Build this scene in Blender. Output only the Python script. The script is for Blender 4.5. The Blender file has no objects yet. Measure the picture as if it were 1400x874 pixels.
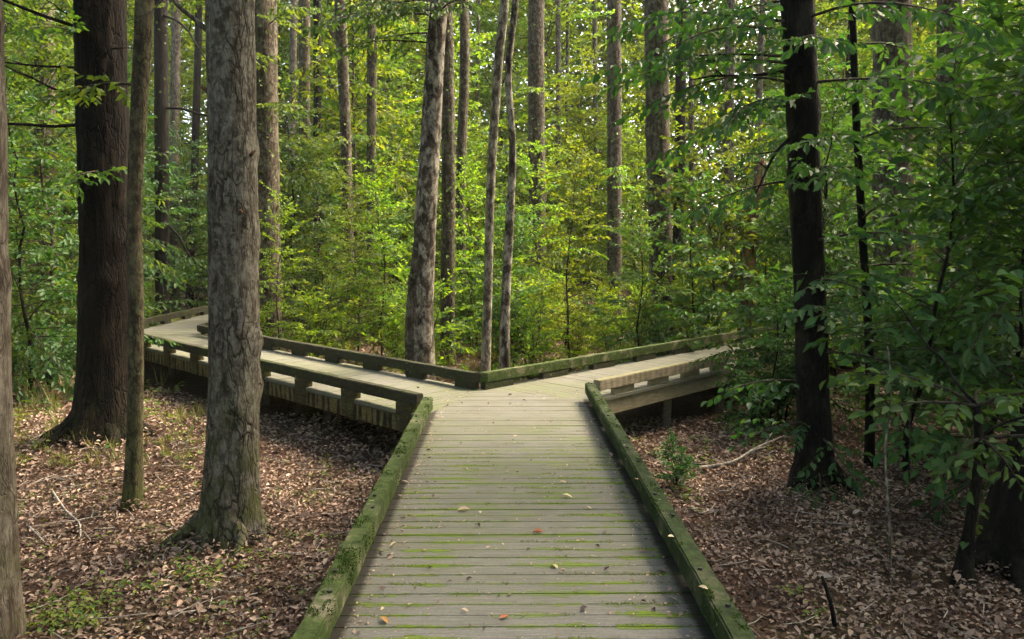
import bpy, bmesh, math, random
import numpy as np
from mathutils import Vector, noise as mn

R = math.radians
SC = bpy.context.scene
COL = SC.collection
PI = math.pi

# ------------------------------------------------------------------ camera frame (used to place things at real distances)
F, CX, CY, CAMZ = 1046.0, 700.0, 437.0, 1.59
PITCH = math.atan(102 / F)
YAW = -8 / F
fw = np.array([math.sin(-YAW) * math.cos(PITCH), math.cos(YAW) * math.cos(PITCH), -math.sin(PITCH)])
rt = np.array([math.cos(YAW), math.sin(YAW), 0.0])
up = np.cross(rt, fw)


def atY(x, y, Y):
    d = fw + rt * ((x - CX) / F) - up * ((y - CY) / F)
    t = Y / d[1]
    return Vector(np.array([0, 0, CAMZ]) + d * t)


GZ = -0.55


def gh(x, y):
    """height of the forest floor"""
    h = GZ + 0.07 * mn.noise(Vector((x * .35, y * .35, 3.1))) + 0.03 * mn.noise(Vector((x * 1.3, y * 1.3, 7.7)))
    d = math.hypot(x, y)
    if d > 26:
        h += (d - 26) * 0.012
    return h


def gxy(px, Y):
    """ground spot in the photo column px at depth Y"""
    p = atY(px, 437 + 0, Y)
    return p.x, Y


# ------------------------------------------------------------------ node helpers
def mat(name):
    m = bpy.data.materials.new(name)
    m.use_nodes = True
    nt = m.node_tree
    nt.nodes.clear()
    return m, nt


def N(nt, t, **kw):
    n = nt.nodes.new(t)
    for k, v in kw.items():
        if k.startswith('i_'):
            n.inputs[k[2:].replace('_', ' ')].default_value = v
        else:
            setattr(n, k, v)
    return n


def L(nt, a, b):
    nt.links.new(a, b)


def ramp(nt, fac, stops, interp='LINEAR'):
    n = nt.nodes.new('ShaderNodeValToRGB')
    e = n.color_ramp.elements
    n.color_ramp.interpolation = interp
    while len(e) > 1:
        e.remove(e[-1])
    e[0].position = stops[0][0]
    c = stops[0][1]
    e[0].color = (*c, 1) if not isinstance(c, (int, float)) else (c, c, c, 1)
    for p, c in stops[1:]:
        q = e.new(p)
        q.color = (*c, 1) if not isinstance(c, (int, float)) else (c, c, c, 1)
    L(nt, fac, n.inputs[0])
    return n.outputs[0]


def noise(nt, vec, scale, detail=4, rough=.55, dist=0.0):
    n = N(nt, 'ShaderNodeTexNoise')
    n.inputs['Scale'].default_value = scale
    n.inputs['Detail'].default_value = detail
    n.inputs['Roughness'].default_value = rough
    n.inputs['Distortion'].default_value = dist
    L(nt, vec, n.inputs['Vector'])
    return n.outputs['Fac']


def mapping(nt, vec, scale=(1, 1, 1), rot=(0, 0, 0), loc=(0, 0, 0)):
    n = N(nt, 'ShaderNodeMapping')
    n.inputs['Scale'].default_value = scale
    n.inputs['Rotation'].default_value = rot
    n.inputs['Location'].default_value = loc
    L(nt, vec, n.inputs['Vector'])
    return n.outputs[0]


def mix(nt, fac, a, b, mode='MIX'):
    n = N(nt, 'ShaderNodeMix', data_type='RGBA', blend_type=mode)
    for s, v in ((n.inputs[0], fac), (n.inputs[6], a), (n.inputs[7], b)):
        if isinstance(v, (int, float)):
            s.default_value = v
        elif isinstance(v, tuple):
            s.default_value = (*v, 1)
        else:
            L(nt, v, s)
    return n.outputs[2]


def math_(nt, op, a, b=None, c=None):
    n = N(nt, 'ShaderNodeMath', operation=op)
    for i, v in enumerate((a, b, c)):
        if v is None:
            continue
        if isinstance(v, (int, float)):
            n.inputs[i].default_value = v
        else:
            L(nt, v, n.inputs[i])
    return n.outputs[0]


def finish(nt, color, rough=.85, bump=None, bstr=.5, bdist=.01, spec=.3):
    p = N(nt, 'ShaderNodeBsdfPrincipled')
    o = N(nt, 'ShaderNodeOutputMaterial')
    if isinstance(color, tuple):
        p.inputs['Base Color'].default_value = (*color, 1)
    else:
        L(nt, color, p.inputs['Base Color'])
    if isinstance(rough, (int, float)):
        p.inputs['Roughness'].default_value = rough
    else:
        L(nt, rough, p.inputs['Roughness'])
    p.inputs['Specular IOR Level'].default_value = spec
    if bump is not None:
        b = N(nt, 'ShaderNodeBump')
        b.inputs['Strength'].default_value = bstr
        b.inputs['Distance'].default_value = bdist
        L(nt, bump, b.inputs['Height'])
        L(nt, b.outputs[0], p.inputs['Normal'])
    L(nt, p.outputs[0], o.inputs[0])
    return p


def objco(nt):
    return N(nt, 'ShaderNodeTexCoord').outputs['Object']


def leaf_mat(name, cols, trans, tw=.4, rough=.45, spec=.3, vary=.3, decay=False):
    """leaf: reflecting face plus light passing through; every leaf gets its own tint"""
    m, nt = mat(name)
    g = N(nt, 'ShaderNodeNewGeometry')
    oi = N(nt, 'ShaderNodeObjectInfo')
    c = ramp(nt, g.outputs['Random Per Island'], [(i / (len(cols) - 1), k) for i, k in enumerate(cols)])
    hsv = N(nt, 'ShaderNodeHueSaturation')
    L(nt, c, hsv.inputs['Color'])
    L(nt, math_(nt, 'MULTIPLY_ADD', oi.outputs['Random'], vary, 1 - vary / 2), hsv.inputs['Value'])
    L(nt, math_(nt, 'MULTIPLY_ADD', oi.outputs['Random'], .05, .475), hsv.inputs['Hue'])
    if decay:
        dn = noise(nt, N(nt, 'ShaderNodeTexCoord').outputs['Object'], 1.7, 5, .65)
        damp = N(nt, 'ShaderNodeHueSaturation')
        L(nt, hsv.outputs[0], damp.inputs['Color'])
        L(nt, ramp(nt, dn, [(.36, .45), (.5, .95), (.66, 1.15)]), damp.inputs['Value'])
        hsv = damp
    p = N(nt, 'ShaderNodeBsdfPrincipled')
    p.inputs['Roughness'].default_value = rough
    p.inputs['Specular IOR Level'].default_value = spec
    L(nt, hsv.outputs[0], p.inputs['Base Color'])
    t = N(nt, 'ShaderNodeBsdfTranslucent')
    L(nt, mix(nt, 1.0, hsv.outputs[0], trans, 'MULTIPLY'), t.inputs['Color'])
    s = N(nt, 'ShaderNodeMixShader')
    s.inputs[0].default_value = tw
    L(nt, p.outputs[0], s.inputs[1])
    L(nt, t.outputs[0], s.inputs[2])
    o = N(nt, 'ShaderNodeOutputMaterial')
    L(nt, s.outputs[0], o.inputs[0])
    return m


def bark_mat(name, dark, base, light, patch=(.5, .62), patch_scale=3.5, furrow=.5, fscale=16, moss=0.0, bdist=.02, lichen=None, stretch=.16, plates=0.0, pscale=11):
    m, nt = mat(name)
    co = objco(nt)
    oi = N(nt, 'ShaderNodeObjectInfo')
    va = N(nt, 'ShaderNodeVectorMath', operation='ADD')
    L(nt, co, va.inputs[0])
    cb = N(nt, 'ShaderNodeCombineXYZ')
    L(nt, math_(nt, 'MULTIPLY', oi.outputs['Random'], 37.0), cb.inputs[2])
    L(nt, cb.outputs[0], va.inputs[1])
    v = va.outputs[0]
    fur = noise(nt, mapping(nt, v, (1, 1, stretch)), fscale, 6, .65, .6)
    big = noise(nt, mapping(nt, v, (1, 1, .55)), patch_scale, 6, .68, .5)
    fine = noise(nt, mapping(nt, v, (1, 1, .5)), 45, 5, .7)
    c = mix(nt, ramp(nt, fur, [(.36, 0), (.6, 1)]), dark, base)
    pf = ramp(nt, big, [(patch[0], 0), (patch[1], 1)])
    c = mix(nt, pf, c, mix(nt, ramp(nt, fur, [(.3, 0), (.55, 1)]), base, light))
    c = mix(nt, 1.0, c, ramp(nt, fine, [(.3, .55), (.65, 1.15)]), 'MULTIPLY')
    blot = noise(nt, mapping(nt, v, (1, 1, .7), loc=(5, 2, 9)), patch_scale * 2.3, 5, .7, .4)
    c = mix(nt, ramp(nt, blot, [(.56, 0), (.64, .8)]), c, dark)
    if lichen:
        lf = noise(nt, mapping(nt, v, loc=(3, 7, 1)), patch_scale * 1.7, 5, .6)
        c = mix(nt, ramp(nt, lf, [(.54, 0), (.6, .8)]), c, lichen)
    if moss:
        sep = N(nt, 'ShaderNodeSeparateXYZ')
        L(nt, co, sep.inputs[0])
        mz = ramp(nt, math_(nt, 'MULTIPLY_ADD', sep.outputs[2], -.55, 1.0), [(.25, 0), (.95, 1)])
        mo = noise(nt, mapping(nt, v, loc=(1, 4, 8)), 5, 5, .65)
        mf = math_(nt, 'MULTIPLY', mz, ramp(nt, mo, [(.40, 0), (.62, 1)]))
        c = mix(nt, math_(nt, 'MULTIPLY', mf, moss), c, (.065, .075, .022))
    h = math_(nt, 'ADD', math_(nt, 'MULTIPLY', fur, furrow), math_(nt, 'MULTIPLY', fine, .25))
    if plates:
        vo = N(nt, 'ShaderNodeTexVoronoi', feature='DISTANCE_TO_EDGE')
        vo.inputs['Scale'].default_value = pscale
        wv = N(nt, 'ShaderNodeVectorMath', operation='MULTIPLY_ADD')
        nz = N(nt, 'ShaderNodeTexNoise')
        nz.inputs['Scale'].default_value = 9
        nz.inputs['Detail'].default_value = 4
        mv = mapping(nt, v, (1, 1, .32))
        L(nt, mv, nz.inputs['Vector'])
        L(nt, nz.outputs['Color'], wv.inputs[0])
        wv.inputs[1].default_value = (.16, .16, .16)
        L(nt, mv, wv.inputs[2])
        L(nt, wv.outputs[0], vo.inputs['Vector'])
        crack = ramp(nt, vo.outputs[0], [(.0, 0), (.10, 1)])
        gap = math_(nt, 'MULTIPLY', math_(nt, 'SUBTRACT', 1.0, crack), ramp(nt, noise(nt, mv, 6, 3), [(.38, .1), (.6, 1)]))
        c = mix(nt, math_(nt, 'MULTIPLY', gap, plates), c, dark)
        h = math_(nt, 'ADD', h, math_(nt, 'MULTIPLY', math_(nt, 'SUBTRACT', 1.0, gap), .6 * plates))
    finish(nt, c, .9, h, .9, bdist, .2)
    return m


M = {}
M['bark_grey'] = bark_mat('grey_patchy_bark', (.024, .019, .013), (.105, .088, .066), (.215, .195, .16), (.42, .64), 13, .75, 32, 1.0, .035, (.165, .165, .125), .26, .85, 15)
M['bark_edge'] = bark_mat('fine_grey_bark', (.04, .03, .022), (.13, .105, .078), (.26, .23, .185), (.42, .62), 7, .7, 34, .5, .018, None, .12, .8, 20)
M['bark_moss'] = bark_mat('mossy_brown_bark', (.022, .017, .01), (.085, .066, .038), (.15, .125, .075), (.46, .62), 10, .6, 24, .9, .02, (.10, .105, .05), .3, .8, 20)
M['bark_centre'] = bark_mat('blotched_pale_bark', (.012, .009, .007), (.085, .066, .046), (.34, .305, .25), (.45, .58), 9, .5, 20, .2, .015, None, .4)
M['bark_furrow'] = bark_mat('furrowed_brown_bark', (.002, .0014, .001), (.015, .0095, .0055), (.045, .029, .018), (.5, .7), 3, 1.0, 30, .25, .05, None, .07, .95, 13)
M['bark_dark'] = bark_mat('shade_dark_bark', (.003, .0025, .002), (.010, .0075, .005), (.03, .024, .018), (.46, .62), 5, .8, 22, .1, .03, None, .16, .8, 15)  # near black: canopy shade on the dark trunks is put into the tone
M['bark_pale'] = bark_mat('pale_smooth_bark', (.03, .024, .017), (.15, .125, .09), (.36, .33, .26), (.44, .58), 12, .4, 24, 0, .012, None, .35, .6, 22)
M['bark_brown'] = bark_mat('brown_bark', (.024, .018, .012), (.10, .077, .052), (.19, .16, .12), (.46, .66), 7, .6, 28, .4, .025, (.15, .15, .11), .12, .85, 15)
M['bark_rot'] = bark_mat('reddish_rotten_wood', (.03, .016, .008), (.16, .085, .045), (.36, .21, .12), (.46, .62), 5, .6, 20, 0, .02, None, .1)
M['twig'] = bark_mat('twig_bark', (.02, .015, .01), (.06, .046, .034), (.1, .08, .06), (.5, .66), 9, .4, 30, 0, .004)
M['twig_pale'] = bark_mat('bleached_dead_twig', (.12, .1, .08), (.34, .3, .25), (.5, .46, .4), (.4, .6), 9, .4, 30, 0, .004)

M['leaf_dark'] = leaf_mat('dark_glossy_leaf', [(.025, .065, .022), (.04, .10, .032), (.065, .135, .045)], (1.5, 1.6, .5), .35, .55, .25)
M['leaf_mid'] = leaf_mat('mid_green_leaf', [(.035, .085, .02), (.06, .125, .026), (.085, .155, .034), (.12, .17, .045)], (1.8, 1.7, .5), .45, .6, .2)
M['leaf_bright'] = leaf_mat('yellow_green_leaf', [(.055, .12, .018), (.09, .17, .024), (.12, .2, .028), (.18, .24, .036)], (1.9, 1.75, .55), .52, .55, .25)
M['leaf_spray'] = leaf_mat('blue_green_leaf', [(.04, .10, .03), (.06, .14, .04), (.095, .18, .05)], (1.5, 1.5, .5), .35, .6, .25)
M['leaf_canopy'] = leaf_mat('canopy_leaf', [(.03, .07, .015), (.06, .12, .025)], (1.5, 1.5, .5), .4, .5, .3)
M['leaf_far'] = leaf_mat('far_wood_leaf', [(.05, .11, .02), (.08, .155, .024), (.11, .19, .03), (.20, .26, .06)], (2.0, 1.8, .6), .55, .6, .2)
M['leaf_yellow'] = leaf_mat('yellowed_leaf', [(.2, .22, .03), (.36, .3, .04), (.12, .2, .03)], (1.4, 1.3, .5), .35, .5, .3)
M['litter'] = leaf_mat('dry_leaf', [(.05, .032, .022), (.16, .105, .075), (.36, .26, .195), (.09, .058, .042), (.5, .38, .285), (.24, .155, .115), (.56, .44, .34), (.11, .075, .055), (.36, .26, .18), (.41, .30, .225)], (1.0, .8, .6), .12, .7, .25, 0, True)
M['litter_orange'] = leaf_mat('orange_dry_leaf', [(.42, .15, .05), (.40, .19, .08)], (1, .8, .5), .15, .6, .3, 0)
M['litter_dark'] = leaf_mat('dark_dry_leaf', [(.03, .022, .016), (.06, .04, .03)], (1, .8, .5), .1, .6, .3, 0)
M['litter_tan'] = leaf_mat('tan_dry_leaf', [(.45, .35, .2), (.6, .5, .32)], (1, .8, .5), .15, .6, .3, 0)
M['moss_dark'] = leaf_mat('deep_moss', [(.018, .036, .007), (.04, .07, .014), (.075, .11, .026)], (1.3, 1.4, .4), .2, .9, .1, 0)
M['moss_bright'] = leaf_mat('bright_moss', [(.09, .13, .018), (.14, .19, .025), (.2, .25, .04)], (1.3, 1.4, .4), .25, .9, .1, 0)
M['herb'] = leaf_mat('low_herb_leaf', [(.05, .12, .025), (.09, .17, .03), (.15, .2, .04), (.2, .22, .06)], (1.5, 1.5, .5), .35, .5, .3, 0)
M['grassy'] = leaf_mat('dry_sedge_blade', [(.08, .11, .03), (.15, .16, .05), (.26, .23, .1), (.2, .15, .08)], (1.3, 1.3, .5), .3, .6, .2, 0)


def soil_mat():
    m, nt = mat('forest_soil')
    co = objco(nt)
    a = noise(nt, co, 28, 6, .7)
    b = noise(nt, co, .8, 4, .6)
    c = ramp(nt, a, [(.3, (.016, .010, .007)), (.5, (.06, .036, .025)), (.7, (.16, .10, .07))])
    g = noise(nt, co, 14, 5, .7)
    c = mix(nt, math_(nt, 'MULTIPLY', ramp(nt, b, [(.48, 0), (.7, .8)]), ramp(nt, g, [(.4, 0), (.6, 1)])), c, (.06, .075, .025))
    finish(nt, c, .95, a, .8, .03, .1)
    return m


M['soil'] = soil_mat()


def deck_mat():
    """weathered planks; planks run along local Y of each deck mesh's own 'along' coordinate stored in UV"""
    m, nt = mat('weathered_planks')
    uv = N(nt, 'ShaderNodeUVMap', uv_map='plank').outputs[0]      # x across the walkway, y along it (metres)
    g = N(nt, 'ShaderNodeNewGeometry')
    sep = N(nt, 'ShaderNodeSeparateXYZ')
    L(nt, uv, sep.inputs[0])
    rnd = g.outputs['Random Per Island']
    v = N(nt, 'ShaderNodeVectorMath', operation='ADD')
    cb = N(nt, 'ShaderNodeCombineXYZ')
    L(nt, math_(nt, 'MULTIPLY', rnd, 9.0), cb.inputs[2])
    L(nt, uv, v.inputs[0])
    L(nt, cb.outputs[0], v.inputs[1])
    grain = noise(nt, mapping(nt, v.outputs[0], (1.6, 38, 1)), 3.2, 6, .65, .4)
    blot = noise(nt, mapping(nt, v.outputs[0], (1.2, 4, .4)), 2.2, 5, .65)
    spk = noise(nt, mapping(nt, uv, (1, 2, 1)), 60, 4, .7)
    c = ramp(nt, grain, [(.25, (.10, .097, .088)), (.5, (.162, .158, .144)), (.75, (.23, .225, .207))])
    c = mix(nt, 1.0, c, ramp(nt, spk, [(.3, .72), (.68, 1.2)]), 'MULTIPLY')
    c = mix(nt, 1.0, c, ramp(nt, rnd, [(0, .93), (1, 1.06)]), 'MULTIPLY')
    c = mix(nt, ramp(nt, blot, [(.5, 0), (.72, .55)]), c, (.15, .13, .10))
    # algae film
    alg = noise(nt, mapping(nt, uv, (.8, .55, 1)), 1.3, 5, .65)
    alg2 = noise(nt, mapping(nt, uv, (2, 9, 1)), 3, 5, .7)
    band = ramp(nt, math_(nt, 'MULTIPLY', sep.outputs[1], .1), [(.28, .2), (.42, .9), (.66, 1.0), (.72, .4), (.80, 1), (1, 1)])
    af = math_(nt, 'MULTIPLY', ramp(nt, alg, [(.30, .15), (.6, .9)]), ramp(nt, alg2, [(.25, .45), (.6, 1)]))
    stn = noise(nt, mapping(nt, uv, (1, 1.6, 1), loc=(3, 1, 0)), 2.6, 6, .7)
    c = mix(nt, ramp(nt, stn, [(.5, 0), (.68, .6)]), c, (.10, .095, .08))
    af = math_(nt, 'MULTIPLY', af, band)
    c = mix(nt, math_(nt, 'MULTIPLY', af, .85), c, mix(nt, ramp(nt, grain, [(.25, 0), (.7, 1)]), (.068, .077, .038), (.135, .146, .08)))
    # moss creeping out of the joints
    fr = math_(nt, 'FRACT', math_(nt, 'DIVIDE', sep.outputs[1], .102))
    ed = math_(nt, 'ABSOLUTE', math_(nt, 'SUBTRACT', fr, .5))           # .5 at the joint
    mo = noise(nt, mapping(nt, uv, (1.3, 5.0, 1)), 1.7, 4, .6)
    mo2 = noise(nt, mapping(nt, uv, (8, 30, 1)), 3, 3, .6)
    reach = math_(nt, 'ADD', math_(nt, 'MULTIPLY', math_(nt, 'SUBTRACT', mo, .458), 1.7), math_(nt, 'MULTIPLY', math_(nt, 'SUBTRACT', mo2, .5), .75))
    mk = ramp(nt, math_(nt, 'ADD', ed, reach), [(.44, 0), (.54, 1)])
    xs_ = ramp(nt, math_(nt, 'MULTIPLY_ADD', sep.outputs[0], -.5, .5), [(.1, .8), (.3, 1), (.5, .55), (.66, .9), (.8, 1)])
    near = ramp(nt, math_(nt, 'MULTIPLY', sep.outputs[1], .1), [(.5, 1), (.66, .35), (.8, .1)])
    mk = math_(nt, 'MULTIPLY', math_(nt, 'MULTIPLY', mk, near), xs_)
    c = mix(nt, mk, c, mix(nt, mo2, (.06, .10, .012), (.15, .22, .02)))
    # dark strip painted for the shade under the curbs of the straight walk
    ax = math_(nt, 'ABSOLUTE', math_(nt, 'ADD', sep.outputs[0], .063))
    gap_shade = ramp(nt, math_(nt, 'ADD', ax, math_(nt, 'MULTIPLY', math_(nt, 'SUBTRACT', alg2, .5), .06)), [(.715, 0), (.745, 1)])
    gap_shade = math_(nt, 'MULTIPLY', gap_shade, math_(nt, 'LESS_THAN', ax, .86))
    c = mix(nt, math_(nt, 'MULTIPLY', gap_shade, .9), c, (.016, .014, .01))
    h = math_(nt, 'ADD', math_(nt, 'MULTIPLY', grain, .5), math_(nt, 'MULTIPLY', mk, 1.2))
    finish(nt, c, .82, h, .7, .006, .25)
    return m


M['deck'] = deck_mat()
m_, nt_ = mat('joint_debris')
finish(nt_, ramp(nt_, noise(nt_, mapping(nt_, N(nt_, 'ShaderNodeUVMap', uv_map='plank').outputs[0], (3, 6, 1)), 5, 5, .7), [(.35, (.095, .092, .075)), (.55, (.15, .147, .11)), (.7, (.10, .13, .035))]), .95)
M['joint'] = m_


def timber_mat(name, wood_d, wood_l, moss_d, moss_l, amount, stripes=0.0):
    m, nt = mat(name)
    co = objco(nt)
    gr = noise(nt, mapping(nt, co, (1, 1, 5)), 9, 6, .7, .3)
    c = mix(nt, ramp(nt, gr, [(.3, 0), (.65, 1)]), wood_d, wood_l)
    mo = noise(nt, co, 3.4, 6, .7, .3)
    mo2 = noise(nt, co, 38, 4, .7)
    mossc = mix(nt, ramp(nt, noise(nt, co, 11, 5, .7), [(.32, 0), (.66, 1)]), moss_d, moss_l)
    mossc = mix(nt, 1.0, mossc, ramp(nt, mo2, [(.3, .4), (.7, 1.35)]), 'MULTIPLY')
    f = ramp(nt, math_(nt, 'ADD', math_(nt, 'ADD', mo, (amount - .5)), math_(nt, 'MULTIPLY', math_(nt, 'SUBTRACT', mo2, .5), .35)), [(.46, 0), (.58, 1)])
    c = mix(nt, f, c, mossc)
    pale = noise(nt, mapping(nt, co, loc=(4, 9, 2)), 17, 4, .6)
    c = mix(nt, ramp(nt, pale, [(.66, 0), (.7, .7)]), c, (.3, .31, .2))
    if stripes:
        uv = N(nt, 'ShaderNodeUVMap', uv_map='plank').outputs[0]
        nz = N(nt, 'ShaderNodeSeparateXYZ')
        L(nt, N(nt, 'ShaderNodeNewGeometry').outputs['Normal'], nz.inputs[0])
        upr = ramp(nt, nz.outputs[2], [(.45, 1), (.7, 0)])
        st = noise(nt, mapping(nt, uv, (1, .35, 1)), 13, 2, .5)
        sep = N(nt, 'ShaderNodeSeparateXYZ')
        L(nt, uv, sep.inputs[0])
        fr = math_(nt, 'ABSOLUTE', math_(nt, 'SUBTRACT', math_(nt, 'FRACT', math_(nt, 'DIVIDE', sep.outputs[0], .102)), .5))
        k = ramp(nt, math_(nt, 'ADD', fr, math_(nt, 'MULTIPLY', math_(nt, 'SUBTRACT', st, .5), 1.5)), [(.14, 0), (.36, 1)])
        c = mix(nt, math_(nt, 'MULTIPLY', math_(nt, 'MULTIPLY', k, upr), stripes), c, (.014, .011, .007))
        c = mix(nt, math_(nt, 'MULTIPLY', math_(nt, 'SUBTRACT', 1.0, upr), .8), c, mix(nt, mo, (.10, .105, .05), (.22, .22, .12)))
    finish(nt, c, .9, math_(nt, 'ADD', math_(nt, 'MULTIPLY', gr, .4), math_(nt, 'MULTIPLY', mo2, .5)), .8, .008, .2)
    return m


M['rail_light'] = timber_mat('mossy_timber', (.10, .085, .055), (.22, .2, .135), (.02, .038, .009), (.068, .102, .024), .6)
M['rail_dark'] = timber_mat('deep_mossy_timber', (.05, .05, .03), (.11, .11, .06), (.009, .022, .006), (.034, .056, .016), .62)
M['rail_far'] = timber_mat('dark_timber', (.016, .015, .011), (.05, .047, .03), (.02, .028, .011), (.055, .065, .024), .5)  # dark timber tone used on the branch rails
M['rail_tan'] = timber_mat('tan_timber', (.2, .165, .1), (.40, .345, .23), (.13, .14, .05), (.24, .23, .1), .38)
M['fascia'] = timber_mat('stained_fascia', (.06, .048, .02), (.16, .13, .055), (.12, .12, .03), (.2, .18, .06), .42, .92)
M['fascia_tan'] = timber_mat('pale_fascia', (.22, .18, .12), (.42, .36, .25), (.17, .16, .07), (.26, .24, .11), .34, .3)
M['rail_black'] = timber_mat('gap_shade_timber', (.012, .011, .008), (.03, .028, .018), (.012, .02, .006), (.025, .035, .012), .5)  # blackened to stand in for the shade in the gap below the main rails
M['skirt'] = timber_mat('ochre_timber', (.02, .017, .009), (.07, .058, .025), (.06, .07, .02), (.12, .12, .04), .45)
M['post'] = timber_mat('damp_post', (.05, .042, .03), (.12, .1, .07), (.04, .05, .02), (.09, .1, .04), .4)
m_, nt_ = mat('bolt_steel')
finish(nt_, (.02, .02, .018), .6)
M['bolt'] = m_


# ------------------------------------------------------------------ mesh helpers
class Buf:
    """collects polygons with material slots"""

    def __init__(s):
        s.v, s.f, s.m = [], [], []
        s.n = 0

    def add(s, verts, faces, mi=0):
        o = s.n
        s.v.append(np.asarray(verts, dtype=np.float32).reshape(-1, 3))
        s.n += len(s.v[-1])
        for f in faces:
            s.f.append([i + o for i in f])
            s.m.append(mi)

    def tube(s, pts, rad, n=6, mi=0, cap=True, shape=None):
        pts = [Vector(p) for p in pts]
        rings = []
        ref = Vector((1, 0, 0))
        for i, p in enumerate(pts):
            t = (pts[min(i + 1, len(pts) - 1)] - pts[max(i - 1, 0)]).normalized()
            a = ref - t * ref.dot(t)
            if a.length < .1:
                ref = Vector((0, 1, 0)) if abs(t.y) < .8 else Vector((0, 0, 1))
                a = ref - t * ref.dot(t)
            a.normalize()
            b = t.cross(a)
            for k in range(n):
                ph = 2 * PI * k / n
                r = rad[i] * (shape(p, ph, i) if shape else 1)
                rings.append(p + a * (r * math.cos(ph)) + b * (r * math.sin(ph)))
        faces = []
        for i in range(len(pts) - 1):
            for k in range(n):
                k2 = (k + 1) % n
                faces.append((i * n + k, i * n + k2, (i + 1) * n + k2, (i + 1) * n + k))
        if cap:
            faces.append(tuple(range((len(pts) - 1) * n, len(pts) * n)))
            faces.append(tuple(reversed(range(n))))
        s.add([tuple(v) for v in rings], faces, mi)


def np_mesh(name, V, quads, mats, mi=None, smooth=False):
    """mesh from arrays: V (n,3), quads (m,4)"""
    me = bpy.data.meshes.new(name)
    me.vertices.add(len(V))
    me.vertices.foreach_set('co', np.asarray(V, dtype=np.float32).ravel())
    me.loops.add(quads.size)
    me.loops.foreach_set('vertex_index', np.asarray(quads, dtype=np.int32).ravel())
    me.polygons.add(len(quads))
    me.polygons.foreach_set('loop_start', np.arange(0, quads.size, quads.shape[1], dtype=np.int32))
    for m in mats:
        me.materials.append(m)
    if mi is not None:
        me.polygons.foreach_set('material_index', np.asarray(mi, dtype=np.int32))
    if smooth:
        me.polygons.foreach_set('use_smooth', np.ones(len(quads), dtype=bool))
    me.update(calc_edges=True)
    me.validate()
    return me


def buf_mesh(name, b, mats, smooth=False):
    me = bpy.data.meshes.new(name)
    V = np.concatenate(b.v) if b.v else np.zeros((0, 3))
    me.from_pydata(V.tolist(), [], b.f)
    for m in mats:
        me.materials.append(m)
    me.polygons.foreach_set('material_index', np.array(b.m, dtype=np.int32))
    if smooth:
        me.polygons.foreach_set('use_smooth', np.ones(len(b.f), dtype=bool))
    me.update()
    return me


class Leaves:
    def __init__(s):
        s.p, s.d, s.n, s.l, s.w = [], [], [], [], []

    def add(s, p, d, n, l, w):
        s.p.append(tuple(p)); s.d.append(tuple(d)); s.n.append(tuple(n)); s.l.append(l); s.w.append(w)

    def arrays(s, fold=.28, curl=.0, simple=False, rng=None):
        return leaf_arrays(np.array(s.p), np.array(s.d), np.array(s.n), np.array(s.l), np.array(s.w), fold, curl, simple, rng)


def leaf_arrays(P, D, Nn, Ln, W, fold=.28, curl=0.0, simple=False, rng=None):
    D = D / np.linalg.norm(D, axis=1, keepdims=True)
    S = np.cross(D, Nn)
    S /= np.linalg.norm(S, axis=1, keepdims=True) + 1e-9
    U = np.cross(S, D)
    Ln = Ln[:, None]
    W = W[:, None] * .5
    n = len(P)
    if simple:
        V = np.stack([P, P + D * Ln * .45 + S * W + U * W * .35, P + D * Ln, P + D * Ln * .5 - S * W + U * W * .2], 1).reshape(-1, 3)
        q = (np.arange(n) * 4)[:, None] + np.array([0, 1, 2, 3])
        return V, q
    if rng is None:
        c = np.full((n, 1), curl)
    else:
        c = rng.uniform(-curl, curl, (n, 1))
    up1 = U * W * fold * 2
    tip = P + D * Ln - U * Ln * (.12 + c)
    m = lambda t, s_, k: P + D * Ln * t + S * W * s_ + up1 * k * abs(s_) - U * Ln * (c * (t ** 2) + .03 * t)
    V = np.stack([P, m(.28, .82, 1), m(.62, .86, 1), tip, m(.62, -.86, 1), m(.28, -.82, 1)], 1).reshape(-1, 3)
    b = (np.arange(n) * 6)[:, None]
    q = np.concatenate([b + np.array([0, 1, 2, 3]), b + np.array([0, 3, 4, 5])], 1).reshape(-1, 4)
    return V, q


def link(name, me, parent=None, loc=None):
    o = bpy.data.objects.new(name, me)
    COL.objects.link(o)
    if parent is not None:
        o.parent = parent
    if loc is not None:
        o.location = loc
    return o


def tag(o, label, cat=None, group=None):
    o['label'] = label
    if cat:
        o['category'] = cat
    if group:
        o['group'] = group
    return o


def empty(name, loc, label, cat, group=None, rz=0.0, s=1.0):
    o = bpy.data.objects.new(name, None)
    COL.objects.link(o)
    o.location = loc
    o.rotation_euler = (0, 0, rz)
    o.scale = (s, s, s)
    o.empty_display_size = .2
    return tag(o, label, cat, group)


def dup(root, loc, rz, s, label=None, group=None):
    r = root.copy()
    COL.objects.link(r)
    r.location = loc
    r.rotation_euler = (0, 0, rz)
    r.scale = (s, s, s)
    if label:
        r['label'] = label
    if group:
        r['group'] = group
    for ch in list(root.children):
        c = ch.copy()
        COL.objects.link(c)
        c.parent = r
    return r


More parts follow.
